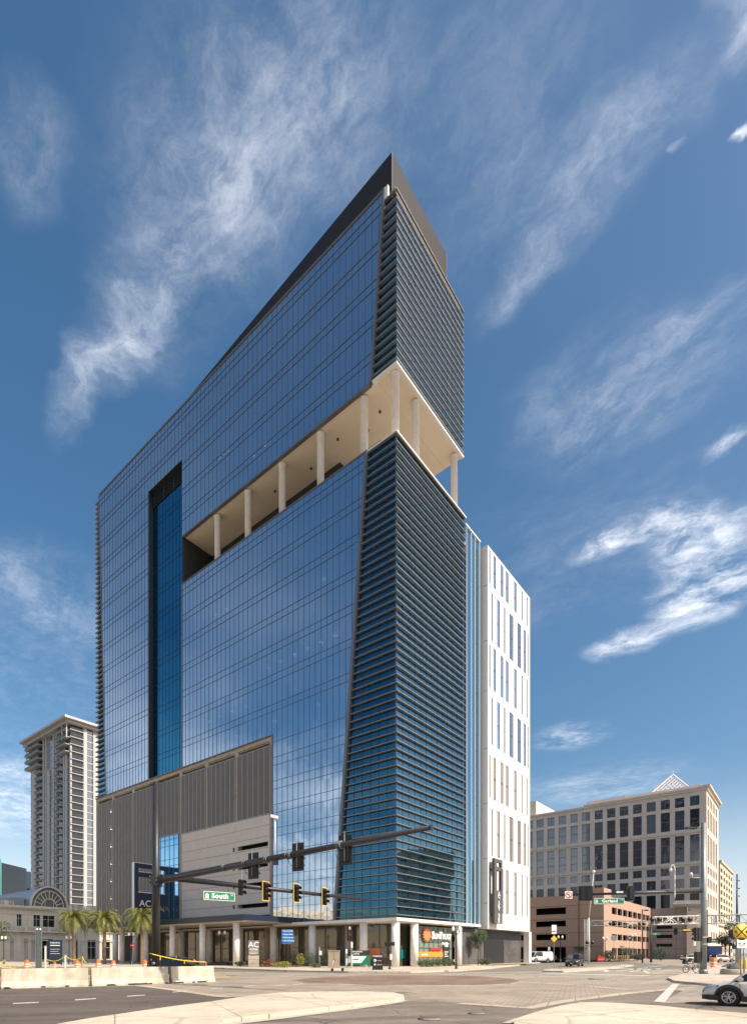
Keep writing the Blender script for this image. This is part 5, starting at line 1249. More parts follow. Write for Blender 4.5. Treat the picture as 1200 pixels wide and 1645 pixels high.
# ---- orange drums
def drum():
    t = thing('traffic_drum', 'x', 'traffic drum', (0, 0, 0), 0, 'orange traffic drums')
    MB().lathe([(.30, .0), (.30, .08), (.27, .1), (.265, .34), (.255, .36), (.245, .60), (.235, .62), (.225, .86), (.20, .94), (.0, .96)], n=18).build('drum_body', 'orange', t)
    for z0, z1, r0, r1 in ((.22, .34, .268, .266), (.48, .60, .250, .247)): MB().lathe([(r0, z0), (r1 + .002, z1)], n=18, caps=False).build('reflective_band', 'reflect_white', t)
    MB().lathe([(.36, 0), (.36, .06), (.29, .08)], n=18).build('rubber_base', 'trim_black', t)
    MB().box(-.10, .10, -.02, .02, .94, 1.06).build('handle', 'orange', t)
    return t
dr = [((43, 1556.5), 'orange drum farthest left on the grass strip', 1), ((124, 1557), 'orange drum under the leftmost palm', 1), ((158, 1556.5), 'orange drum left of the second palm trunk with a bent handle', 1.05), ((182, 1557), 'orange drum right of the second palm trunk', 1), ((233, 1557.5), 'orange drum just left of the black mast', 1), ((312, 1556), 'orange drum hung with yellow tape behind the right barrier', 1), ((1146, 1555.5), 'orange drum on the pavement right of the grey mast', 1.25), ((88, 1555.5), 'small orange drum behind the yellow rope on the grass', .7)]
d0_ = None
for (px, py), lb, s in dr:
    g = G(px, py)
    if d0_ is None: d0_ = drum(); d0_.location = g; d0_['label'] = lb; d0_.scale = (s,) * 3
    else: dup(d0_, g, px, lb, s)
# ---- yellow caution tape and posts
def W(px, py, Y): return P(px, py, Y)
tp_ = MB(); a = W(240, 1532, 34); b = W(331, 1546, 37); n = 14
for i in range(n):
    t0, t1 = i / n, (i + 1) / n; p = a.lerp(b, t0); q = a.lerp(b, t1); s0, s1 = -.12 * math.sin(t0 * math.pi), -.12 * math.sin(t1 * math.pi)
    tp_.hull8([(p.x, p.y, p.z + s0), (p.x, p.y + .01, p.z + s0), (p.x, p.y + .01, p.z + s0 + .045), (p.x, p.y, p.z + s0 + .045)], [(q.x, q.y, q.z + s1), (q.x, q.y + .01, q.z + s1), (q.x, q.y + .01, q.z + s1 + .045), (q.x, q.y, q.z + s1 + .045)])
for x_ in (.18, .60): p = a.lerp(b, x_); tp_.box(p.x - .03, p.x + .03, p.y - .005, p.y + .005, p.z - .3, p.z - .08)
tag(tp_.build('caution_tape', 'yellow_tape'), 'yellow caution tape stretched from the black mast to the right drum', 'tape')
tag(MB().tube((b.x, b.y, 0), (b.x, b.y, b.z + .05), .03).lathe([(.15, 0), (.15, .05)], (b.x, b.y, 0), 10).build('tape_post', 'orange'), 'thin orange post holding the right end of the caution tape', 'post')
def rope(pts, r=.03, m='yellow_tape'):
    b = MB()
    for p, q in zip(pts[:-1], pts[1:]):
        pr_ = None
        for i in range(9):
            t = i / 8; c = Vector(p).lerp(Vector(q), t); c.z -= .28 * math.sin(t * math.pi)
            if pr_ is not None: b.tube(pr_, c, r, n=4, caps=False)
            pr_ = c
    return b
for i, (px, lb) in enumerate(((73, 'white stake left of the rope fence on the grass'), (105, 'white stake in the middle of the rope fence'), (132, 'short stake at the right end of the rope fence'))):
    c = W(px, 1548, 46); tag(MB().box(c.x - .05, c.x + .05, c.y - .05, c.y + .05, 0, (2.35, 1.6, 1.5)[i]).box(c.x - .07, c.x + .07, c.y - .07, c.y + .07, (2.35, 1.6, 1.5)[i], (2.39, 1.64, 1.54)[i]).build('fence_stake', 'wood' if i == 2 else 'white_paint', fix=True), lb, 'stake', 'stakes of the rope fence')
tag(rope([W(74, 1541, 46), W(105, 1536, 46), W(132, 1537, 46), W(145, 1546, 44)]).build('rope', 'yellow_tape', fix=False), 'sagging yellow rope strung between the stakes on the grass', 'rope')
tag(rope([W(-12, 1550, 43), W(44, 1549, 43), W(70, 1552, 43), W(150, 1550, 43)], .02).build('rope', 'yellow_tape', fix=False), 'low yellow tape line running behind the left barriers', 'rope')
br = thing('fallen_barricade', 'leaning yellow barricade legs in the dirt at the far left', 'barricade', G(8, 1560), 0)
MB().tube((-1.2, 0, .1), (-.2, .3, 1.1), .025).tube((.9, 0, .0), (-.3, .3, 1.15), .025).build('leg', 'yellow_paint', br); MB().hull8([(-1.0, -.05, .5), (1.0, -.05, .2), (1.0, .0, .2), (-1.0, .0, .5)], [(-1.0, -.05, .6), (1.0, -.05, .3), (1.0, .0, .3), (-1.0, .0, .6)]).build('rail', 'yellow_tape', br)
# twin grey channel posts
for i, (px, lb) in enumerate(((59.5, 'left of two tall grey channel posts by the barrier'), (64.5, 'right of two tall grey channel posts by the barrier'))):
    c = W(px, 1550, 36); z = EYE + (HY - 1493) / F * 36
    t = thing('channel_post', lb, 'post', (c.x, c.y, 0), 0, 'grey channel posts'); MB().box(-.07, .07, .03, .06, 0, z).box(-.09, -.05, -.03, .06, 0, z).box(.05, .09, -.03, .06, 0, z).build('post', 'steel_galv', t); MB().sphere((0, 0, z), .07, 8, 6).build('post_cap', 'white_paint', t)
# ---- palms
def palm(px, pyb, h, lab, seed, cr=3.3):
    random.seed(seed); g = G(px, pyb); t = thing('palm_tree', lab, 'palm tree', g, 0, 'palms in front of the station hall')
    b = MB(); n = 34; ro = None; vs = []
    for i in range(n + 1):
        z = h * i / n; r = .24 - .06 * i / n + (.035 if i % 2 else 0) + (.12 * max(0, (i - n + 6) / 6)); vs.append((r, z))
    b.lathe(vs, n=14); b.build('trunk', 'bark_palm', t)
    cb = MB()
    for i in range(26):
        a = random.uniform(0, 6.28); z = h + random.uniform(-.55, .25); cb.tube((0.1 * math.cos(a), .1 * math.sin(a), z - .2), (.55 * math.cos(a), .55 * math.sin(a), z + .25), .07, .03, 5)
    cb.build('frond_stubs', 'bark_palm', t)
    for k in range(60):
        a = k * 2.399 + random.uniform(-.2, .2); el = R(82 - 112 * (k / 59) ** .9 + random.uniform(-8, 8)); Ln = cr * random.uniform(.85, 1.15) * (1 - .12 * (k < 8))
        f = MB(); pos = Vector((0, 0, h + .1)); dirh = Vector((math.cos(a), math.sin(a), 0)); side_ = Vector((-math.sin(a), math.cos(a), 0)); ns = 16; e = el; prev = pos
        for s in range(ns):
            e -= R(4.6 + 1.2 * s * .35) * (1 if el > -.2 else .5)
            dv = dirh * math.cos(e) + Vector((0, 0, math.sin(e))); nx = prev + dv * (Ln / ns)
            f.tube(prev, nx, .035 * (1 - s / ns) + .008, n=3, caps=False)
            if s > 1:
                upv = side_.cross(dv).normalized()
                for sg_ in (-1, 1):
                    for q in range(2):
                        ll = (.62 * math.sin(math.pi * min(1, (s + 1.5) / (ns + 1)) ** .8) + .12) * random.uniform(.8, 1.15)
                        c0 = prev.lerp(nx, q * .5); tip = c0 + side_ * sg_ * ll * .72 + dv * ll * .62 + Vector((0, 0, -.30 * ll + .1 * random.uniform(-1, 1))) + upv * .06
                        f.add([c0 + dv * .035, c0 - dv * .035, tip], [(0, 1, 2)])
            prev = nx
        f.build('frond', 'frond', t, fix=False)
    return t
palm(119, 1550.5, 6.9, 'leftmost palm in front of the pale hall with a dark trunk', 1, 3.5)
palm(168, 1550.5, 6.8, 'middle palm between two orange drums', 2, 3.4)
palm(228, 1551.0, 6.9, 'right palm just left of the black signal mast', 3, 3.5)
# ---- leafy plants
def leaves(n, c, rad, size, seed, flat_=1.0):
    random.seed(seed); b = MB()
    for i in range(n):
        while True:
            p = Vector((random.uniform(-1, 1), random.uniform(-1, 1), random.uniform(-1, 1)))
            if .15 < p.length < 1 and noise.noise(p * 2.3 + Vector((seed, 0, 0))) > -.22: break
        p = Vector((p.x * rad[0], p.y * rad[1], p.z * rad[2])) + Vector(c)
        d = Vector((random.gauss(0, 1), random.gauss(0, 1), random.gauss(0, .8))).normalized(); u = d.orthogonal().normalized(); s = size * random.uniform(.6, 1.3)
        b.add([p - d * s, p + u * s * .45, p + d * s, p - u * s * .45], [(0, 1, 2, 3)])
    return b
def bush(px, py, w, h, label, m='leaf', n=260, seed=1, d=None, group=None, name='shrub', size=.09):
    g = G(px, py, .15); t = thing(name, label, 'shrub', g, 0, group); leaves(n, (0, 0, h * .52), (w / 2, (d or w) / 2, h * .52), size, seed).build('foliage', m, t, fix=False)
    st_ = MB()
    for k in range(5): st_.tube((0, 0, 0), (w * .3 * math.cos(k * 1.3), w * .2 * math.sin(k * 1.3), h * .6), .02, .008, 4)
    st_.build('stems', 'bark', t); return t
def tree(px, py, h, cw, label, seed, m='leaf', trunk=.09, n=1500, zc=.66, group=None, size=.13, Y=None):
    g = G(px, py, .1) if Y is None else Vector(((px - CX) / F * Y, Y, 0)); random.seed(seed); t = thing('leafy_tree', label, 'tree', g, 0, group)
    b = MB(); b.tube((0, 0, 0), (.05, 0, h * .5), trunk, trunk * .7, 8); ends = []
    for k in range(7):
        a = k * 2.4; e = Vector((cw * .36 * math.cos(a), cw * .36 * math.sin(a), h * random.uniform(.6, .92))); b.tube((.05, 0, h * (.38 + .03 * k)), e, trunk * .4, .015, 5); ends.append(e)
    b.build('trunk', 'bark', t); lv = MB()
    for k, e in enumerate(ends + [Vector((0, 0, h * .8)), Vector((0, 0, h * .62))]): q = leaves(n // 9, e, (cw * .27, cw * .27, h * .15), size, seed * 10 + k); lv.add(q.v, q.f)
    lv.build('crown', m, t, fix=False); return t
tree(768, 1550, 4.9, 2.1, 'young street tree with olive crown in front of the dark block wall', 5, n=2200, size=.10)
# bed along the left arcade: rows of plants
for i, (px, py, w_, h_, m_, lb) in enumerate(((418, 1552, 1.3, 2.3, 'leaf_dark', 'tall dark shrub directly right of the hotel monument sign'), (432, 1553, 1.6, .9, 'leaf_red', 'low red leaved shrub behind the yellow bedding near the monument'), (445, 1553.5, 1.8, .6, 'leaf_yellow', 'yellow green bedding plant left of the blue sign post'), (458, 1554, 1.6, .7, 'leaf_yellow', 'yellow bedding plant right below the blue direction sign'), (470, 1550, 2.2, 2.0, 'leaf_dark', 'dark tall grass clump behind the blue sign post'), (482, 1553, 1.2, 1.6, 'leaf_yellow', 'yellow variegated shrub left of the parking meter post'), (497, 1552, 2.0, 1.7, 'leaf_dark', 'dark shrub between the variegated shrub and the meter post'), (506, 1554, 1.6, .5, 'leaf', 'low green ground plant at the meter foot'), (521, 1552, 1.6, 1.5, 'leaf_dark', 'dark shrub left of the brown utility cabinet'), (386, 1552, 1.5, .6, 'leaf', 'low green plant left of the monument sign'), (372, 1551, 1.5, .5, 'leaf_dark', 'small dark plant by the lamp left of the monument'))):
    bush(px, py, w_, h_, lb, m_, 420, 20 + i, group='plants in the arcade bed')
for i, px in enumerate((677, 686, 695, 704, 713, 722)):
    bush(px, 1553.2 - i * .3, 1.1, .95, ('leftmost', 'second', 'third', 'fourth', 'fifth', 'rightmost')[i] + ' green hedge plant of the row below the orange banner', 'leaf', 420, 40 + i, group='hedge below the shop banner')
for i, (px, lb) in enumerate(((775, 'small round bush left of the young tree foot by the block wall'), (783, 'small round bush right of the young tree foot by the block wall'))): bush(px, 1550, 1.3, .9, lb, 'leaf', 420, 50 + i)
for i in range(7): bush(851 + i * 6.2, 1543.6, 1.8, 1.3, ('leftmost', 'second', 'third', 'fourth', 'fifth', 'sixth', 'last')[i] + ' low bush of the hedge in front of the white van', 'leaf_dark', 260, 60 + i, group='hedge in front of the white van', size=.13)
# ---- monument sign
g = G(407.5, 1554.5); mn = thing('monument_sign', 'grey and stone hotel monument sign reading AC HOTELS in the planting bed', 'sign', g, R(12))
MB().rbox(-.66, .66, -.2, .2, 0, 1.5, .02).build('stone_base', 'stone_sign', mn); MB().rbox(-.64, .64, -.17, .17, 1.56, 3.35, .02).build('sign_panel', 'sign_grey', mn); MB().box(-.6, .6, -.15, .15, 1.5, 1.56).box(-.67, .67, -.21, -.2, .98, 1.0).box(-.67, .67, -.21, -.2, .5, .52).build('shadow_gap', 'trim_black', mn)
text('AC', .95, mn, (0, -.185, 2.8), FRONT, 'sign_white', bold=.008); text('HOTELS', .27, mn, (0, -.185, 2.25), FRONT, 'sign_white', bold=.01, sx=1.05); MB().box(-.45, .45, -.182, -.17, 2.02, 2.05).box(-.55, .55, -.182, -.17, 1.86, 1.89).build('sign_rule', 'sign_white', mn); text('MARRIOTT', .17, mn, (0, -.185, 1.72), FRONT, 'sign_white', bold=.004, sx=1.1)
# ---- blue direction sign
g = G(462, 1556); bs_ = thing('direction_sign', 'blue direction sign with four white lines on a dark post', 'sign', g, 0)
zt_ = EYE + (HY - 1493) / F * g.y; zb2 = EYE + (HY - 1515) / F * g.y
MB().tube((0, 0, 0), (0, 0, zt_ + .1), .05).build('post', 'black_metal', bs_); MB().rbox(-.68, .68, -.1, -.04, zb2, zt_, .02).build('sign_panel', 'sign_blue', bs_); MB().box(-.68, .68, -.105, -.1, zt_ - .02, zt_).box(-.6, .5, -.1, -.04, zb2 - .1, zb2 - .02).build('panel_trim', 'steel_galv', bs_)
for i, s in enumerate(('↑ Church St Dist', '↑ Amway Center', '← Performing Arts', '→ City Hall Parking')): text(s.replace('↑', '^').replace('←', '<').replace('→', '>'), .21, bs_, (-.6, -.112, zt_ - .2 - i * (zt_ - zb2 - .1) / 4), FRONT, 'sign_white', align='LEFT', bold=.006, sx=.85)
# ---- posts, cabinet, scooter, boards
def simple(name, label, cat, g, rz=0, group=None): return thing(name, label, cat, g, rz, group)
g = G(513, 1556); t = simple('signal_post', 'short grey post with white button box left of the brown cabinet', 'post', g); MB().tube((0, 0, 0), (0, 0, 2.45), .10, n=10).tube((0, 0, 2.45), (0, 0, 2.6), .06).build('post', 'steel_galv', t); MB().rbox(-.02, .3, -.25, -.05, 1.55, 2.05, .03).build('button_box', 'white_paint', t)
g = G(536.5, 1557); t = simple('utility_cabinet', 'brown metal utility cabinet with a pale lid on the pavement', 'cabinet', g); MB().rbox(-.63, .63, -.35, .35, .1, 2.0, .02).build('cabinet_body', 'cabinet', t); MB().rbox(-.68, .68, -.4, .4, 2.0, 2.1, .02).build('lid', 'concrete', t); MB().box(-.01, .01, -.365, -.35, .15, 1.95).box(.08, .14, -.38, -.35, .9, 1.1).build('door_seam', 'trim_black', t); MB().box(-.7, .7, -.42, .42, 0, .12).build('plinth', 'concrete', t)
def scooter(px, py, label, rz, s=1.0):
    g = G(px, py, .13); t = thing('kick_scooter', label, 'scooter', g, rz); t.scale = (s, s, s)
    for x in (-.5, .5): w_ = MB().lathe([(.06, -.03), (.13, -.035), (.15, 0), (.13, .035), (.06, .03)], (x, 0, .15), 14, 'Y').build('wheel', 'tire', t)
    MB().rbox(-.35, .38, -.09, .09, .10, .16, .02).build('deck', 'white_paint', t); MB().tube((-.48, 0, .16), (-.36, 0, 1.12), .028).build('stem', 'white_paint', t); MB().tube((-.36, -.24, 1.12), (-.36, .24, 1.12), .02).build('handlebar', 'trim_black', t)
    MB().box(.38, .64, -.06, .06, .28, .31).build('fender', 'trim_black', t); return t
g_sc = scooter(542, 1560.2, 'white kick scooter parked in front of the brown cabinet', R(8), .95)
for px, lb, hh in ((577.5, 'shorter pale signal post right of the brown cabinet', 2.2), (586, 'taller white signal post right of the brown cabinet', 3.0)):
    g = G(px - 20 if 0 else px - 21, 1557); t = simple('signal_post', lb, 'post', g); MB().tube((0, 0, 0), (0, 0, hh), .11, n=10).lathe([(.11, hh), (.0, hh + .06)], n=10).build('post', 'white_paint', t); MB().rbox(-.12, .12, -.25, -.1, hh * .55, hh * .8, .02).build('button_box', 'steel_galv', t)
g = G(574, 1555.5, .1); t = simple('sandwich_board', 'dark green leasing board with a slanted white panel by the arcade', 'sign', g); MB().box(-1.25, 1.45, -.05, .05, .4, 2.0).build('board', 'sign_green', t); MB().box(-1.25, 1.45, -.052, -.05, 1.45, 2.0).build('board_header', 'dark_wall', t); MB().add([(-1.0, -.06, .6), (.45, -.06, .6), (1.05, -.06, 1.35), (-1.0, -.06, 1.35)], [(0, 1, 2, 3)]).build('white_panel_patch', 'sign_white', t)
text('NOW LEASING', .2, t, (-.1, -.06, 1.85), FRONT, 'sign_white', bold=.006); text('OFFICE', .2, t, (-.1, -.06, 1.6), FRONT, 'sign_white', bold=.006); text('Available', .2, t, (-.2, -.065, 1.0), FRONT, 'dark_wall', bold=.005)
MB().box(-1.2, -1.1, -.3, .3, 0, .4).box(1.3, 1.4, -.3, .3, 0, .4).build('foot', 'steel_galv', t)
g = G(606.5, 1558.5, .1); t = simple('sandwich_board', 'black parking board with a white circle left of the corner column', 'sign', g); MB().rbox(-.52, .52, -.06, .06, .05, 1.55, .02).build('board', 'black_metal', t); MB().lathe([(0, -.075), (.15, -.075), (.15, -.06)], (-.28, 0, .95), 16, 'Y').lathe([(0, -.075), (.09, -.075), (.09, -.06)], (-.28, 0, .55), 16, 'Y').build('symbol_disc', 'sign_white', t)
text('PARKING', .22, t, (0, -.065, 1.38), FRONT, 'sign_white', bold=.005); text('P', .22, t, (-.28, -.08, .95), FRONT, 'black_metal', bold=.005); text('visitors', .15, t, (.16, -.065, .95), FRONT, 'sign_white'); text('reserved', .15, t, (.16, -.065, .55), FRONT, 'sign_white'); MB().box(-.6, .6, -.25, .25, 0, .06).build('foot', 'black_metal', t)
g = G(626, 1559); t = simple('pedestrian_signal', 'dark pedestrian signal post with twin heads in front of the corner column', 'traffic signal', (g.x, g.y, 0)); MB().tube((0, 0, 0), (0, 0, 3.2), .07, n=10).lathe([(.18, 0), (.16, .2), (.07, .35)], n=10).build('post', 'black_metal', t)
MB().rbox(-.52, -.12, -.15, .15, 2.55, 2.95, .03).build('signal_head', 'signal_black', t); MB().rbox(.12, .52, -.15, .15, 2.55, 2.95, .03).build('signal_head', 'signal_black', t); MB().rbox(.0, .26, -.22, -.06, 1.1, 1.7, .02).build('button_sign', 'white_paint', t); MB().box(-.14, .14, -.03, .03, 2.7, 2.8).build('bracket', 'black_metal', t)
for i, (px, lb) in enumerate(((802, 'left yellow bollard by the block wall'), (829, 'right yellow bollard near the white corner column'))):
    g = G(px, 1549 - i * 1.2); t = thing('bollard', lb, 'bollard', g, 0, 'yellow bollards by the block wall'); MB().lathe([(.1, 0), (.1, 1.15), (.06, 1.22), (0, 1.24)], n=12).build('bollard_post', 'yellow_paint', t); MB().lathe([(.14, 0), (.14, .03), (.1, .05)], n=12).build('base_ring', 'concrete', t)
for i, (px, py, lb, h_) in enumerate(((1189, 1568.5, 'left yellow bollard behind the silver car', 1.25), (1197.5, 1566, 'right yellow bollard behind the silver car', 1.3))):
    g = G(px, py); t = thing('bollard', lb, 'bollard', g, 0, 'yellow bollards at the rail warning sign'); MB().lathe([(.11, 0), (.11, h_), (.06, h_ + .07), (0, h_ + .09)], n=12).build('bollard_post', 'yellow_paint', t); MB().lathe([(.15, 0), (.15, .03), (.11, .05)], n=12).build('base_ring', 'concrete', t)
# arcade bollards and stop sign
for i, px in enumerate((325, 338, 350, 362)):
    g = G(px, 1551.5); t = thing('bollard', ('leftmost', 'second', 'third', 'rightmost')[i] + ' slim steel bollard in front of the arcade doors', 'bollard', g, 0, 'steel bollards at the arcade'); MB().lathe([(.07, 0), (.07, 1.1), (0, 1.13)], n=10).build('bollard_post', 'steel_galv', t); MB().lathe([(.11, 0), (.11, .03), (.07, .04)], n=10).build('base_ring', 'steel_galv', t)
def octa(r, y0, y1): 
    v = [(r * math.cos(R(22.5 + 45 * i)), y, r * math.sin(R(22.5 + 45 * i))) for y in (y0, y1) for i in range(8)]
    return MB().add(v, [tuple(range(8)), tuple(range(15, 7, -1))] + [(i, (i + 1) % 8, 8 + (i + 1) % 8, 8 + i) for i in range(8)])
def signpost(px, py, zs, label, kind_, rz=0, s=1.0, h=None):
    g = G(px, py); t = thing('road_sign', label, 'road sign', g, rz); MB().box(-.025, .025, 0, .03, 0, zs + .4).build('post', 'steel_galv', t)
    if kind_ == 'stop': o = octa(.38 * s, -.02, 0); o = o.build('sign_plate', 'red', t, (0, 0, zs)); text('STOP', .24 * s, o, (0, -.025, 0), FRONT, 'sign_white', bold=.005)
    if kind_ == 'stopback': octa(.40 * s, -.02, 0).build('sign_plate', 'steel_galv', t, (0, 0, zs))
    if kind_ == 'white': MB().rbox(-.25 * s, .25 * s, -.02, 0, -.45 * s, .45 * s, .008).build('sign_plate', 'sign_white', t, (0, 0, zs)); MB().box(-.03, .03, -.03, -.02, zs - .25, zs + .2).box(-.15, .03, -.03, -.02, zs + .14, zs + .2).build('arrow', 'black_metal', t)
    if kind_ == 'arrowyellow': MB().rbox(-.25 * s, .25 * s, -.02, 0, -.45 * s, .45 * s, .008).build('sign_plate', 'sign_white', t, (0, 0, zs)); MB().add([(0, -.02, zs - 1.3), (.34, -.02, zs - .95), (0, -.02, zs - .6), (-.34, -.02, zs - .95), (0, 0, zs - 1.3), (.34, 0, zs - .95), (0, 0, zs - .6), (-.34, 0, zs - .95)], [(0, 1, 2, 3), (7, 6, 5, 4), (0, 4, 5, 1), (1, 5, 6, 2), (2, 6, 7, 3), (3, 7, 4, 0)]).build('hazard_plate', 'yellow_paint', t); text('ONLY', .16, t, (0, -.03, zs - .2), FRONT, 'black_metal', bold=.003)
    if kind_ == 'oneway': MB().rbox(-.45 * s, .45 * s, -.02, 0, -.15 * s, .15 * s, .008).build('sign_plate', 'black_metal', t, (0, 0, zs)); MB().box(-.2, .3, -.03, -.02, zs - .05, zs + .05).build('arrow', 'sign_white', t)
    if kind_ == 'two': MB().rbox(-.62, -.04, -.02, 0, -.3, .3, .008).build('sign_plate', 'sign_white', t, (0, 0, zs)); MB().rbox(.04, .62, -.02, 0, -.3, .3, .008).build('sign_plate', 'sign_white', t, (0, 0, zs)); MB().lathe([(.17, -.035), (.23, -.035), (.23, -.022), (.17, -.022)], (-.33, 0, zs), 18, 'Y', False).lathe([(.17, -.035), (.23, -.035), (.23, -.022), (.17, -.022)], (.33, 0, zs), 18, 'Y', False).build('prohibition_ring', 'red', t)
    return t
signpost(213, 1551, 2.9, 'red stop sign behind the palms near the arcade', 'stop')
signpost(890, 1559.5, 4.2, 'white plate over a yellow diamond on the median nose', 'arrowyellow')
signpost(1011, 1546.5, 4.6, 'white regulatory sign pole with a dark arrow plate at the median end', 'oneway', s=1.4)
signpost(1018, 1545.0, 5.6, 'pair of white signs with red rings on a pole past the median', 'two', s=1.2)
signpost(986, 1546.5, 4.6, 'octagonal sign seen from behind near the garage corner', 'stopback', s=1.5)
signpost(882, 1546.5, 2.6, 'small white sign plate left of the crossing lamp', 'white', s=.7)
signpost(1116, 1548, 3.4, 'small white and red sign left of the grey mast', 'white', s=.8)
# ---- information board left
g = G(89, 1552); t = simple('information_board', 'dark navy information board with white lines left of the palms', 'sign', g, R(10)); MB().box(-.85, .85, -.08, .08, .3, 3.6).build('board', 'navy', t); MB().box(-.8, -.7, -.06, .06, 0, .3).box(.7, .8, -.06, .06, 0, .3).build('leg', 'black_metal', t); MB().box(-.6, .6, -.09, -.08, 2.8, 2.9).box(-.6, .6, -.09, -.08, 2.3, 2.34).box(-.6, .4, -.09, -.08, 2.0, 2.04).box(-.6, .6, -.09, -.08, 1.7, 1.74).build('sign_lines', 'sign_white', t); text('PARKING', .3, t, (0, -.09, 3.2), FRONT, 'sign_white')
# ---- rail warning sign
Yw = 30.5; c = P(1191, 1497, Yw); t = thing('rail_warning_sign', 'round yellow rail crossing warning sign with black cross above a white plate', 'road sign', (c.x, c.y, 0), 0); r = .455
MB().tube((0, .05, 0), (0, .05, c.z), .035).tube((.18, .05, 0), (.18, .05, 2.5), .04).build('post', 'steel_galv', t)
o = MB().lathe([(0, -.02), (r, -.02), (r, .02), (0, .02)], (0, 0, c.z), 32, 'Y').build('sign_disc', 'yellow_paint', t)
x_ = MB()
for s in (-1, 1): x_.hull8([(-s * .31, -.028, c.z - .27), (-s * .27, -.028, c.z - .31), (-s * .27, -.021, c.z - .31), (-s * .31, -.021, c.z - .27)], [(s * .27, -.028, c.z + .31), (s * .31, -.028, c.z + .27), (s * .31, -.021, c.z + .27), (s * .27, -.021, c.z + .31)])
x_.build('cross_mark', 'black_metal', o); text('R', .2, o, (-.3, -.028, c.z), FRONT, 'black_metal', bold=.004); text('R', .2, o, (.3, -.028, c.z), FRONT, 'black_metal', bold=.004)
z2 = EYE + (HY - 1515) / F * Yw; o = MB().rbox(-.26, .3, -.02, .0, z2 - .28, z2 + .28, .01).build('plate', 'sign_white', t); MB().box(-.16, -.06, -.03, -.02, z2 - .05, z2 + .0).box(.1, .2, -.03, -.02, z2 - .05, z2).box(-.18, .22, -.03, -.02, z2 - .12, z2 - .1).build('plate_symbol', 'black_metal', o)
MB().sphere((-.42, 0, c.z - .75), .1).rbox(-.5, -.3, -.06, .06, c.z - .95, c.z - .7, .02).build('flasher', 'black_metal', t)
# planter block
g = G(1180, 1568); t = thing('equipment_plinth', 'rounded concrete base with folded equipment behind the silver car', 'planter', g, 0); MB().lathe([(.95, 0), (1.0, .1), (.95, .5), (.8, .56), (0, .58)], n=22).build('base_block', 'concrete', t); MB().rbox(-.5, .6, -.3, .3, .58, .95, .05).build('equipment_box', 'steel_galv', t); MB().hull8([(-.9, -.2, .7), (.1, -.2, .95), (.1, .2, .95), (-.9, .2, .7)], [(-.9, -.2, .78), (.1, -.2, 1.05), (.1, .2, 1.05), (-.9, .2, .78)]).build('cover', 'frame_grey', t)
# bicycle by the mast
def bicycle(px, py, label, rz):
    g = G(px, py, .13); t = thing('bicycle', label, 'bicycle', g, rz)
    for x in (-.48, .48): w_ = MB().lathe([(.27, -.02), (.30, -.025), (.325, 0), (.30, .025), (.27, .02)], (x, 0, .32), 22, 'Y', False).build('wheel', 'tire', t); MB().lathe([(.0, -.01), (.05, -.04), (.05, .04), (0, .01)], (x, 0, .32), 10, 'Y').build('hub', 'rim', w_)
    MB().path([(-.48, 0, .32), (-.12, 0, .30), (.30, 0, .78), (-.22, 0, .80), (-.12, 0, .30)], .022).path([(-.22, 0, .80), (-.48, 0, .32)], .015).path([(.48, 0, .32), (.30, 0, .78), (.27, 0, .98)], .02).build('frame', 'black_paint', t); MB().rbox(-.36, -.12, -.07, .07, .86, .92, .02).build('saddle', 'trim_black', t); MB().tube((.27, -.27, .99), (.27, .27, .99), .016).build('handlebar', 'trim_black', t); MB().rbox(.38, .72, -.16, .16, .75, .98, .02).build('basket', 'trim_black', t)
bicycle(1110, 1563, 'dark rental bicycle parked left of the grey mast', R(190))
# ---- rail crossing gantries and masts
def truss(a, b_, h, m, parent, r=.07, n=10):
    u = MB(); a, b_ = Vector(a), Vector(b_)
    for dy in (0, .5):
        for dzz in (0, h): u.tube(a + Vector((0, dy, dzz)), b_ + Vector((0, dy, dzz)), r, n=5)
    for i in range(n + 1):
        p = a.lerp(b_, i / n); u.tube(p, p + Vector((0, 0, h)), r * .7, n=4)
        if i < n:
            q = a.lerp(b_, (i + 1) / n); u.tube(p if i % 2 else p + Vector((0, 0, h)), q + Vector((0, 0, h)) if i % 2 else q, r * .6, n=4); u.tube(p + Vector((0, .5, h)), p + Vector((0, 0, h)), r * .5, n=4)
    return u.build('truss', m, parent, fix=False)
def rr_lights(parent, c, s=1.0):
    for sx in (-1, 1):
        o = MB().lathe([(0, -.05), (.30 * s, -.05), (.30 * s, .0), (0, .0)], (c[0] + sx * .42 * s, c[1] - .1, c[2]), 16, 'Y').build('flasher_disc', 'signal_black', parent); MB().lathe([(0, -.25), (.12 * s, -.25), (.14 * s, -.05)], (c[0] + sx * .42 * s, c[1] - .1, c[2]), 10, 'Y').build('flasher_lens', 'lens_dark', o)
def crossbuck(parent, c, s=1.0, m='sign_white'):
    b = MB()
    for k in (-1, 1): b.hull8([(c[0] - k * .55 * s, c[1], c[2] - .35 * s), (c[0] - k * .48 * s, c[1], c[2] - .42 * s), (c[0] - k * .48 * s, c[1] + .02, c[2] - .42 * s), (c[0] - k * .55 * s, c[1] + .02, c[2] - .35 * s)], [(c[0] + k * .48 * s, c[1], c[2] + .42 * s), (c[0] + k * .55 * s, c[1], c[2] + .35 * s), (c[0] + k * .55 * s, c[1] + .02, c[2] + .35 * s), (c[0] + k * .48 * s, c[1] + .02, c[2] + .42 * s)])
    return b.build('crossbuck', m, parent)
Yc = 66.0; p0, p1 = P(1051, 1485, Yc), P(1127, 1483, Yc)
t = thing('rail_gantry', 'white truss arm with rail crossing lights reaching out left of the grey mast', 'rail signal', (p1.x, Yc, 0), 0)
hT = 14 * Yc / F * .85
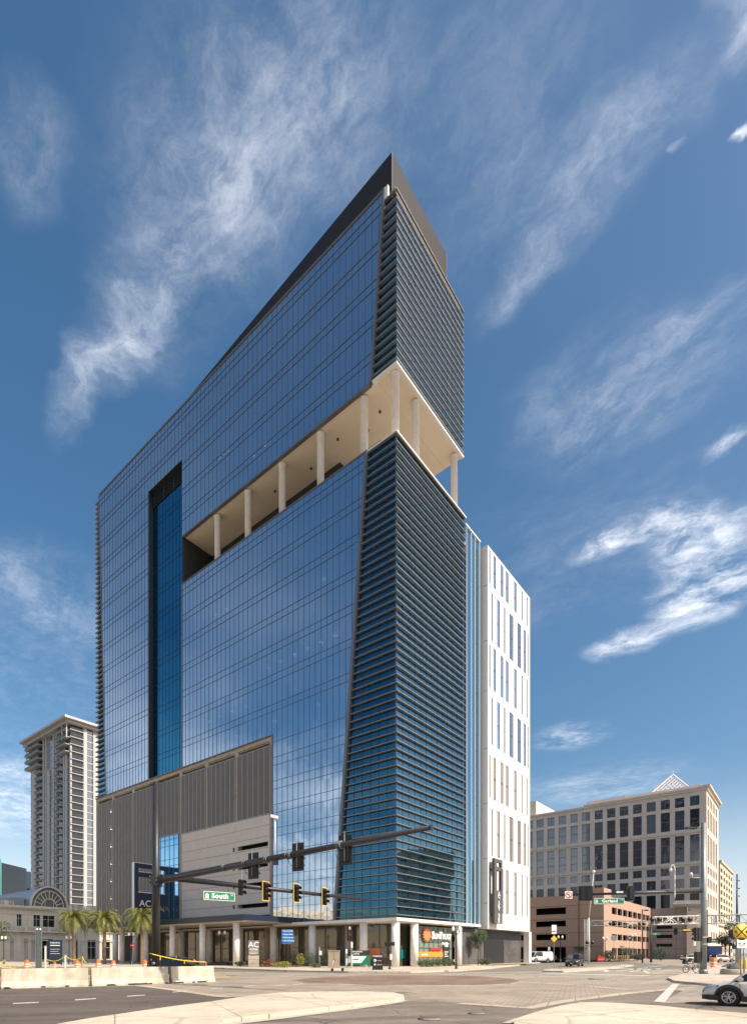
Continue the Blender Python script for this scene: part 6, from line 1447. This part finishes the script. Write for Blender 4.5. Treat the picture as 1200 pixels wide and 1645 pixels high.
truss((p0.x - p1.x, 0, p0.z), (0, 0, p1.z), hT, 'white_paint', t, .07, 6)
MB().box(-.25, .25, -.1, .6, 0, p1.z + hT + .2).build('gantry_post', 'white_paint', t)
for px in (1047, 1057, 1096, 1106): q = P(px, 1477, Yc); 
for px in (1052, 1101): q = P(px, 1477, Yc); rr_lights(t, (q.x - p1.x, -.1, q.z), 1.0)
q = P(1075, 1477, Yc); crossbuck(t, (q.x - p1.x, -.15, q.z), .9)
Yc = 92.0; p0, p1 = P(950, 1487, Yc), P(1043, 1488, Yc)
t = thing('rail_gantry', 'thin grey truss with crossing lights over the far lanes before the brown garage', 'rail signal', (P(946, 1531, Yc).x, Yc, 0), 0); bx0 = P(946, 1531, Yc).x
truss((p0.x - bx0, 0, p0.z), (p1.x - bx0, 0, p1.z), .85, 'steel_galv', t, .05, 12)
MB().tube((0, 0, 0), (0, 0, P(946, 1475, Yc).z), .16, .12).build('gantry_post', 'white_paint', t); MB().tube((0, 0, P(946, 1477, Yc).z), (.8, 0, P(954, 1402, Yc).z), .07, .05).build('antenna_mast', 'white_paint', t); MB().sphere((.8, 0, P(954, 1402, Yc).z + .2), .25).build('camera_dome', 'white_paint', t)
for px in (983, 1030): q = P(px, 1484, Yc); rr_lights(t, (q.x - bx0, -.1, q.z), .9)
q = P(1012, 1484, Yc); crossbuck(t, (q.x - bx0, -.15, q.z), .8)
q = P(946, 1514, Yc); rr_lights(t, (q.x - bx0, -.3, q.z), 1.0)
lad = MB()
for k in range(24): lad.tube((-.7, 0, .4 + k * .28), (-.3, 0, .4 + k * .28), .02, n=4)
lad.tube((-.7, 0, 0), (-.7, 0, 7.4), .035, n=5).tube((-.3, 0, 0), (-.3, 0, 7.4), .035, n=5); lad.build('ladder', 'white_paint', t)
Yc = 58.0; p0, p1 = P(1137, 1483, Yc), P(1240, 1481, Yc)
t = thing('rail_gantry', 'grey truss gantry crossing the sky behind the warning sign at right', 'rail signal', (P(1187, 1531, Yc).x, Yc, 0), 0); bx0 = P(1187, 1531, Yc).x
truss((p0.x - bx0, 0, p0.z), (p1.x - bx0, 0, p1.z), .85, 'steel_galv', t, .055, 8); MB().tube((0, .2, 0), (0, .2, P(1187, 1470, Yc).z), .17).build('gantry_post', 'steel_galv', t)
MB().rbox(-.9, -.3, -.3, .2, P(0, 1507, Yc).z, P(0, 1494, Yc).z, .05).build('signal_box', 'signal_black', t); rr_lights(t, (-.6, -.1, P(0, 1516, Yc).z), .9)
t = thing('utility_pole', 'slim tall dark pole rising into the sky at the right edge', 'pole', P(1184, 1531, 60) - Vector((0, 0, EYE)), 0); zt2 = P(1184, 1404, 60).z; MB().tube((0, 0, 0), (0, 0, zt2), .16, .07).build('pole', 'pole_dark', t)
for z in (.93, .85, .77): MB().box(-.05, .3, -.05, .05, zt2 * z - .05, zt2 * z + .05).build('bracket', 'pole_dark', t)
# far signal arms
for (px0, px1, py, Yc, pb_, lb, wd) in ((1045, 1128, 1496, 105, 1046, 'far signal pole with a horizontal arm across the grey garage', 'South'), (1200, 1136, 1525 - 16, 120, 1172, 'distant signal pole at the right with a red lit head', None)):
    b0_ = P(pb_, 1531, Yc); t = thing('signal_mast', lb, 'traffic signal', (b0_.x, Yc, 0), 0); za = P(0, py, Yc).z; xa_, xb_ = P(px0, 0, Yc).x - b0_.x, P(px1, 0, Yc).x - b0_.x
    MB().tube((0, 0, 0), (0, 0, za + 1.2), .2, .14).build('pole', 'pole_dark', t); MB().tube((xa_, 0, za), (xb_, 0, za), .11).build('signal_arm', 'pole_dark', t)
    for f_ in (.48, .85) if wd else (.55,): head(t, (xa_ + (xb_ - xa_) * f_, -.2, za), 0, True)
    o = MB().rbox(-1.0, 1.0, -.03, .03, -.22, .22, .01).build('name_sign', 'sign_green', t, (xa_ + (xb_ - xa_) * (.08 if wd else .88), -.2, za - .5))
    if wd: text(wd, .3, o, (0, -.04, 0), FRONT, 'sign_white'); MB().box(xa_ + (xb_ - xa_) * .62, xa_ + (xb_ - xa_) * .76, -.2, -.15, za + .1, za + .35).build('small_sign', 'yellow_paint', t)
b0_ = P(1032, 1531, 98); t = thing('street_light', 'dark shoebox street light in front of the brown garage side', 'street lamp', (b0_.x, 98, 0), 0); zt3 = P(0, 1461, 98).z; MB().tube((0, 0, 0), (0, 0, zt3), .12, .09).build('pole', 'black_metal', t); MB().tube((0, 0, zt3 - .1), (.6, 0, zt3 - .1), .05).build('lamp_arm', 'black_metal', t); MB().rbox(.4, 1.0, -.2, .2, zt3 - .25, zt3 - .02, .03).build('lamp_head', 'black_metal', t)
# red box, wooden posts, bushes
g = G(964, 1545); t = thing('road_barricade', 'red plastic barricade at the foot of the garage corner lamp', 'barricade', g, 0); MB().rbox(-.7, .7, -.3, .3, .0, 1.0, .06).build('barricade_body', 'red', t); MB().rbox(-.5, .1, -.25, .25, 1.0, 1.35, .06).build('barricade_top', 'red', t); MB().box(-.6, .6, -.32, -.3, .45, .6).build('reflective_band', 'sign_orange', t)
for k in range(9):
    g = G(986.5 + k * 2.9, 1544.4); t = tag(MB().lathe([(.10, 0), (.10, 1.25), (.07, 1.32), (0, 1.33)], n=8).build('wooden_post', 'wood', loc=g), ('first', 'second', 'third', 'fourth', 'fifth', 'sixth', 'seventh', 'eighth', 'ninth')[k] + ' from left in the row of short wooden posts before the garage', 'post', 'short wooden posts before the garage')
for i, (px, py, w_, h_, lb) in enumerate(((978, 1543, 2.4, 2.2, 'dark bush left of the wooden posts'), (992, 1541.8, 5, 3.6, 'broad dark shrub behind the wooden posts'), (1010, 1541.8, 4.5, 3.0, 'dark shrub right behind the wooden posts'), (1062, 1543.4, 3.6, 3.0, 'round clipped dark bush before the grey garage wing'), (1026, 1542.4, 3.0, 1.5, 'low dark bush beside the street light pole'))): bush(px, py, w_, h_, lb, 'leaf_dark', 900, 80 + i, size=.16)
tree(1188, 1540, 9, 6, 'dark leafy tree behind the gantry at the right edge', 91, 'leaf_dark', n=1500, size=.28, Y=130, trunk=.2)
tree(1165, 1540, 7, 4, 'small leafy tree beside the far cream building', 92, 'leaf_dark', n=1000, size=.3, Y=160, trunk=.18)
tree(-20, 1540, 7, 6, 'green tree just outside the left corner of the hall', 93, 'leaf', n=1200, size=.22, Y=95, trunk=.2)
# ================================================================ VEHICLES
def interp(tab, x):
    for (x0, v0), (x1, v1) in zip(tab[:-1], tab[1:]):
        if x <= x1:
            t = max(0, min(1, (x - x0) / (x1 - x0))); t = t * t * (3 - 2 * t) * .5 + t * .5; return v0 + (v1 - v0) * t
    return tab[-1][1]
def vehicle(name, label, cat, loc, rz, paint, L=4.6, Wd=1.84, H=1.68, belt=1.02, wr=.36, wb=2.66, van=False, group=None, cladding=True):
    t = thing(name, label, cat, loc, rz, group)
    hw, fx, rx = Wd / 2, L / 2, -L / 2; wf, wr_ = wb / 2 + .05, -wb / 2 + .05
    top = [(rx, belt - .02), (rx + .25, belt + .02), (0, belt), (fx - 1.5, belt - .01), (fx - 1.1, belt - .04), (fx - .45, belt - .18), (fx - .1, belt - .32), (fx, belt - .46)]
    wid = [(rx, hw * .80), (rx + .3, hw * .96), (rx + 1, hw), (fx - 1.2, hw), (fx - .5, hw * .95), (fx - .15, hw * .80), (fx, hw * .62)]
    b = MB(); xs = [rx + (fx - rx) * i / 72 for i in range(73)]; ra = wr + .075; v = []; m = 13
    for x in xs:
        w_ = interp(wid, x); zt_ = interp(top, x); zb_ = .26 + (.10 if x > fx - .3 else 0) * (x - fx + .3) / .3 + (.14 if x < rx + .3 else 0) * (rx + .3 - x) / .3; zs = zb_
        for c in (wf, wr_):
            if abs(x - c) < ra: zs = max(zs, wr + math.sqrt(ra * ra - (x - c) ** 2))
        zm = max(zs + .02, (zb_ + zt_) * .52); z4 = max(zm + .01, zt_ - .10)
        half = [(w_ * .45, zb_ if zs == zb_ else zb_), (w_ * .80, zb_ if zs == zb_ else zs - .02), (w_ * .97, zs + .01), (w_, zm), (w_ * .985, z4), (w_ * .90, zt_ - .01)]
        ring_ = [(-y, z) for y, z in half] + [(0, zt_ + .035)] + [(y, z) for y, z in reversed(half)]
        v += [(x, y, z) for y, z in ring_]
    b.add(v, [(i * m + k, i * m + k + 1, (i + 1) * m + k + 1, (i + 1) * m + k) for i in range(72) for k in range(m - 1)] + [(i * m + m - 1, i * m, (i + 1) * m, (i + 1) * m + m - 1) for i in range(72)], True)
    b.add([v[k] for k in range(m)], [tuple(range(m))]); b.add([v[72 * m + k] for k in range(m)], [tuple(range(m - 1, -1, -1))])
    body = b.build('body', paint, t)
    # cabin
    if van: pr_ = [(fx - .75, belt - .05), (fx - 1.35, H - .12), (fx - 1.7, H), (rx + .25, H), (rx + .12, H - .1), (rx + .06, belt)]
    else: pr_ = [(fx - 1.02, belt - .05), (fx - 1.75, H - .13), (fx - 2.2, H - .01), (rx + .75, H - .02), (rx + .45, H - .14), (rx + .14, belt)]
    def cabin(ins, zcut, y_top, name_, mt_, pts):
        g_ = MB(); n_ = len(pts); vv = []
        for s in (-1, 1):
            for (x, z) in pts:
                k = (z - belt) / (H - belt); y = hw * .90 * (1 - k) + hw * y_top * k; vv.append((x, s * (y - ins), z))
        g_.add(vv, [tuple(range(n_)), tuple(range(2 * n_ - 1, n_ - 1, -1))] + [(i, n_ + i, n_ + (i + 1) % n_, (i + 1) % n_) for i in range(n_)]); return g_.build(name_, mt_, t)
    cabin(.012, 0, .70, 'glass', 'car_glass', pr_)
    # roof panel and pillars
    def edge(p, q, r, nm='pillar', mt_=None):
        for s in (-1, 1):
            o = MB(); kk = [((z - belt) / (H - belt)) for _, z in (p, q)]; ys_ = [hw * .90 * (1 - k) + hw * .70 * k for k in kk]
            o.tube((p[0], s * ys_[0], p[1]), (q[0], s * ys_[1], q[1]), r, n=8); o.build(nm, mt_ or paint, t)
    edge(pr_[0], pr_[1], .035); edge(pr_[1], pr_[2], .04); edge(pr_[2], pr_[3], .045, 'roof_rail'); edge(pr_[4], pr_[5], .06)
    mid = (fx + rx) / 2 - .15; edge((mid, belt), (mid - .03, H - .03), .035, 'pillar', 'trim_black')
    rp_ = MB(); yt = hw * .70
    rp_.add([(pr_[1][0], -yt - .02, pr_[1][1] + .015), (pr_[1][0], yt + .02, pr_[1][1] + .015), (pr_[2][0], yt, H + .015), (pr_[2][0], -yt, H + .015), (pr_[3][0], yt, H), (pr_[3][0], -yt, H), (pr_[2][0], 0, H + .05), (pr_[3][0], 0, H + .03), (pr_[1][0], 0, pr_[1][1] + .05)], [(0, 3, 6, 8), (8, 6, 2, 1), (3, 5, 7, 6), (6, 7, 4, 2)]); rp_.build('roof', paint, t)
    if van:
        for s in (-1, 1): MB().add([(mid - .1, s * (hw * .905), belt), (rx + .1, s * hw * .905, belt), (rx + .14, s * (hw * .71 + .01), H - .05), (mid - .1, s * (hw * .71 + .01), H - .05)], [(0, 1, 2, 3)]).build('side_panel', paint, t)
    # wheels
    for (x, y) in ((wf, 1), (wf, -1), (wr_, 1), (wr_, -1)):
        yo = y * (hw - .12); w_ = MB().lathe([(wr * .64, -.105), (wr * .9, -.115), (wr, -.09), (wr, .09), (wr * .9, .115), (wr * .64, .105), (wr * .64, -.105)], (0, 0, 0), 32, 'Y', False).build('wheel', 'tire', t, (x, yo, wr))
        MB().lathe([(0, y * .02), (wr * .64, y * .02)], n=20, axis='Y', caps=False).build('wheel_well_disc', 'trim_black', w_)
        rm_ = MB().lathe([(wr * .58, y * .10), (wr * .66, y * .108), (wr * .665, y * .07), (wr * .58, y * .06), (wr * .58, y * .10)], n=30, axis='Y', caps=False).lathe([(0, y * .09), (wr * .14, y * .09), (wr * .15, y * .05)], n=12, axis='Y')
        for k in range(5):
            for dk in (-.13, .13):
                a = R(72 * k + 18); c_, s_ = math.cos(a + dk), math.sin(a + dk); c2_, s2_ = math.cos(a + dk * 1.7), math.sin(a + dk * 1.7)
                px_, pz_ = -math.sin(a) * wr * .035, math.cos(a) * wr * .035
                rm_.hull8([(wr * .12 * c_ - px_, y * .075, wr * .12 * s_ - pz_), (wr * .12 * c_ + px_, y * .075, wr * .12 * s_ + pz_), (wr * .12 * c_ + px_, y * .095, wr * .12 * s_ + pz_), (wr * .12 * c_ - px_, y * .095, wr * .12 * s_ - pz_)], [(wr * .61 * c2_ - px_, y * .075, wr * .61 * s2_ - pz_), (wr * .61 * c2_ + px_, y * .075, wr * .61 * s2_ + pz_), (wr * .61 * c2_ + px_, y * .10, wr * .61 * s2_ + pz_), (wr * .61 * c2_ - px_, y * .10, wr * .61 * s2_ - pz_)])
        rm_.build('rim', 'rim', w_)
        # arch trim
        if cladding:
            ar_ = MB(); n_ = 18
            w__ = interp(wid, x)
            for i in range(n_):
                a0_, a1_ = R(-18 + 216 * i / n_), R(-18 + 216 * (i + 1) / n_); q_ = []
                for a in (a0_, a1_):
                    for r_ in (ra - .005, ra + .07): q_.append((x + r_ * math.cos(a), wr + r_ * math.sin(a)))
                wa_ = [interp(wid, q[0]) for q in q_]
                yb0 = [y * (w * .90) for w in wa_]; yb1 = [y * (w * 1.0 + .018) for w in wa_]
                idx = [0, 1, 3, 2]
                if min(q[1] for q in q_) > .18: ar_.hull8([(q_[k][0], yb0[k], q_[k][1]) for k in idx], [(q_[k][0], yb1[k], q_[k][1]) for k in idx])
            ar_.build('arch_trim', 'trim_black', t)
        MB().lathe([(0, 0), (ra, 0)], (x, y * hw * .70, wr), 20, 'Y', False).build('wheel_well', 'trim_black', t)
    sk_ = MB()
    for s in (-1, 1): sk_.hull8([(wr_ + ra, s * (hw - .02), .20), (wf - ra, s * (hw - .02), .20), (wf - ra, s * (hw + .015), .24), (wr_ + ra, s * (hw + .015), .24)], [(wr_ + ra, s * (hw - .02), .42), (wf - ra, s * (hw - .02), .42), (wf - ra, s * (hw + .015), .40), (wr_ + ra, s * (hw + .015), .40)])
    if cladding: sk_.build('sill_trim', 'trim_black', t)
    # bumper, lights, grille
    bm_ = MB(); n_ = 8
    for s in (-1, 1):
        pts = [(fx + .015, 0), (fx + .012, hw * .55), (fx - .12, hw * .83), (fx - .35, hw * .955), (fx - .52, hw * .985)]
        for (xa_, ya_), (xb_, yb_) in zip(pts[:-1], pts[1:]): bm_.hull8([(xa_ - .12, s * ya_, .22), (xb_ - .12, s * yb_ * .96, .22), (xb_ + .02, s * (yb_ + .02), .24), (xa_ + .02, s * ya_, .24)], [(xa_ - .12, s * ya_, .44), (xb_ - .12, s * yb_ * .96, .44), (xb_ + .02, s * (yb_ + .02), .42), (xa_ + .02, s * ya_, .42)])
    bm_.build('front_bumper', 'trim_black', t)
    MB().box(rx - .03, rx + .3, -hw * .82, hw * .82, .34, .56).build('rear_bumper', 'trim_black', t)
    for s in (-1, 1):
        MB().hull8([(fx - .05, s * hw * .60, belt - .36), (fx - .60, s * (hw * .955), belt - .22), (fx - .60, s * (hw * .93), belt - .16), (fx - .10, s * hw * .60, belt - .26)], [(fx + .015, s * hw * .60, belt - .42), (fx - .58, s * (hw * .985), belt - .25), (fx - .60, s * (hw * .95), belt - .16), (fx - .07, s * hw * .62, belt - .26)]).build('headlight', 'headlight', t)
        MB().hull8([(rx - .02, s * hw * .62, belt - .24), (rx + .26, s * hw * .93, belt - .20), (rx + .26, s * hw * .90, belt + .0), (rx + .02, s * hw * .62, belt - .0)], [(rx - .04, s * hw * .62, belt - .24), (rx + .26, s * hw * .965, belt - .20), (rx + .26, s * hw * .94, belt + .0), (rx, s * hw * .64, belt)]).build('tail_light', 'tail', t)
        m_ = MB().rbox(fx - 1.42, fx - 1.20, s * (hw + .16) - .11, s * (hw + .16) + .11, belt - .0, belt + .17, .04); m_.box(fx - 1.36, fx - 1.28, min(s * hw * .9, s * (hw + .1)), max(s * hw * .9, s * (hw + .1)), belt + .02, belt + .06); m_.build('mirror', paint, t)
    MB().box(fx - .10, fx + .02, -hw * .5, hw * .5, .48, .62).build('grille', 'trim_black', t)
    MB().box(fx - .02, fx + .035, -.2, .2, .40, .50).build('number_plate', 'white_paint', t)
    dl = MB()
    for s in (-1, 1):
        for x in (fx - 1.30, mid + .02, wr_ + ra + .12): dl.box(x - .006, x + .006, min(s * (hw - .05), s * (hw + .004)), max(s * (hw - .05), s * (hw + .004)), .45, belt - .1)
    dl.build('door_seams', 'trim_black', t)
    for s in (-1, 1): MB().box(mid + .12, mid + .28, min(s * hw * .97, s * (hw + .025)), max(s * hw * .97, s * (hw + .025)), belt - .17, belt - .13).build('door_handle', paint, t)
    return t
g = G(1170, 1616.5)
vehicle('parked_car', 'silver crossover entering from the right with its front wheel in view', 'car', (g.x + 1.60 * .84, g.y - .12, 0), R(145), 'silver_paint', wr=.365).scale = (.84, .84, .84)
g = G(925, 1552.5)
vehicle('parked_car', 'dark grey crossover driving down the street beside the median', 'car', (g.x, g.y + .4, 0), R(-120), 'grey_paint', H=1.72, cladding=False)
g = G(283, 1554)
vehicle('parked_car', 'black sedan half hidden behind the barriers and yellow tape', 'car', (P(287, 0, 46).x, 46, 0), R(-6), 'black_paint', L=4.8, H=1.47, belt=.93, cladding=False)
g = to_local(868, 108)
vehicle('parked_van', 'white van parked behind the hedge below the garage', 'van', (P(866, 0, 104).x, 104, 0), R(200), 'white_car', L=5.2, H=2.05, belt=1.15, van=True, cladding=False)
vehicle('parked_car', 'pale blue grey car beyond the grey mast by the garage', 'car', (P(1112, 0, 118).x, 118, 0), R(10), 'silver_paint', H=1.5, belt=.95, cladding=False)
vehicle('parked_car', 'silver car far up the street right of the blue truck', 'car', (P(1160, 0, 108).x, 108, 0), R(12), 'silver_paint', H=1.5, belt=.95, cladding=False)
t = thing('box_truck', 'dark blue covered truck on the far street behind the orange drum', 'truck', (P(1143, 0, 112).x, 112, 0), R(70))
MB().rbox(-3.2, 2.2, -1.2, 1.2, .9, 3.2, .08).build('cargo_box', 'blue_tarp', t); MB().rbox(2.25, 4.0, -1.1, 1.1, .6, 2.4, .15).build('cab', 'blue_tarp', t); MB().hull8([(3.3, -1.0, 1.6), (4.02, -1.0, 1.5), (4.02, 1.0, 1.5), (3.3, 1.0, 1.6)], [(3.3, -.95, 2.25), (3.9, -.95, 2.2), (3.9, .95, 2.2), (3.3, .95, 2.25)]).build('windscreen', 'car_glass', t)
for x in (-2, 2.9):
    for y in (-1.05, 1.05): MB().lathe([(0, -.15), (.45, -.15), (.48, 0), (.45, .15), (0, .15)], (x, y, .48), 18, 'Y').build('wheel', 'tire', t)
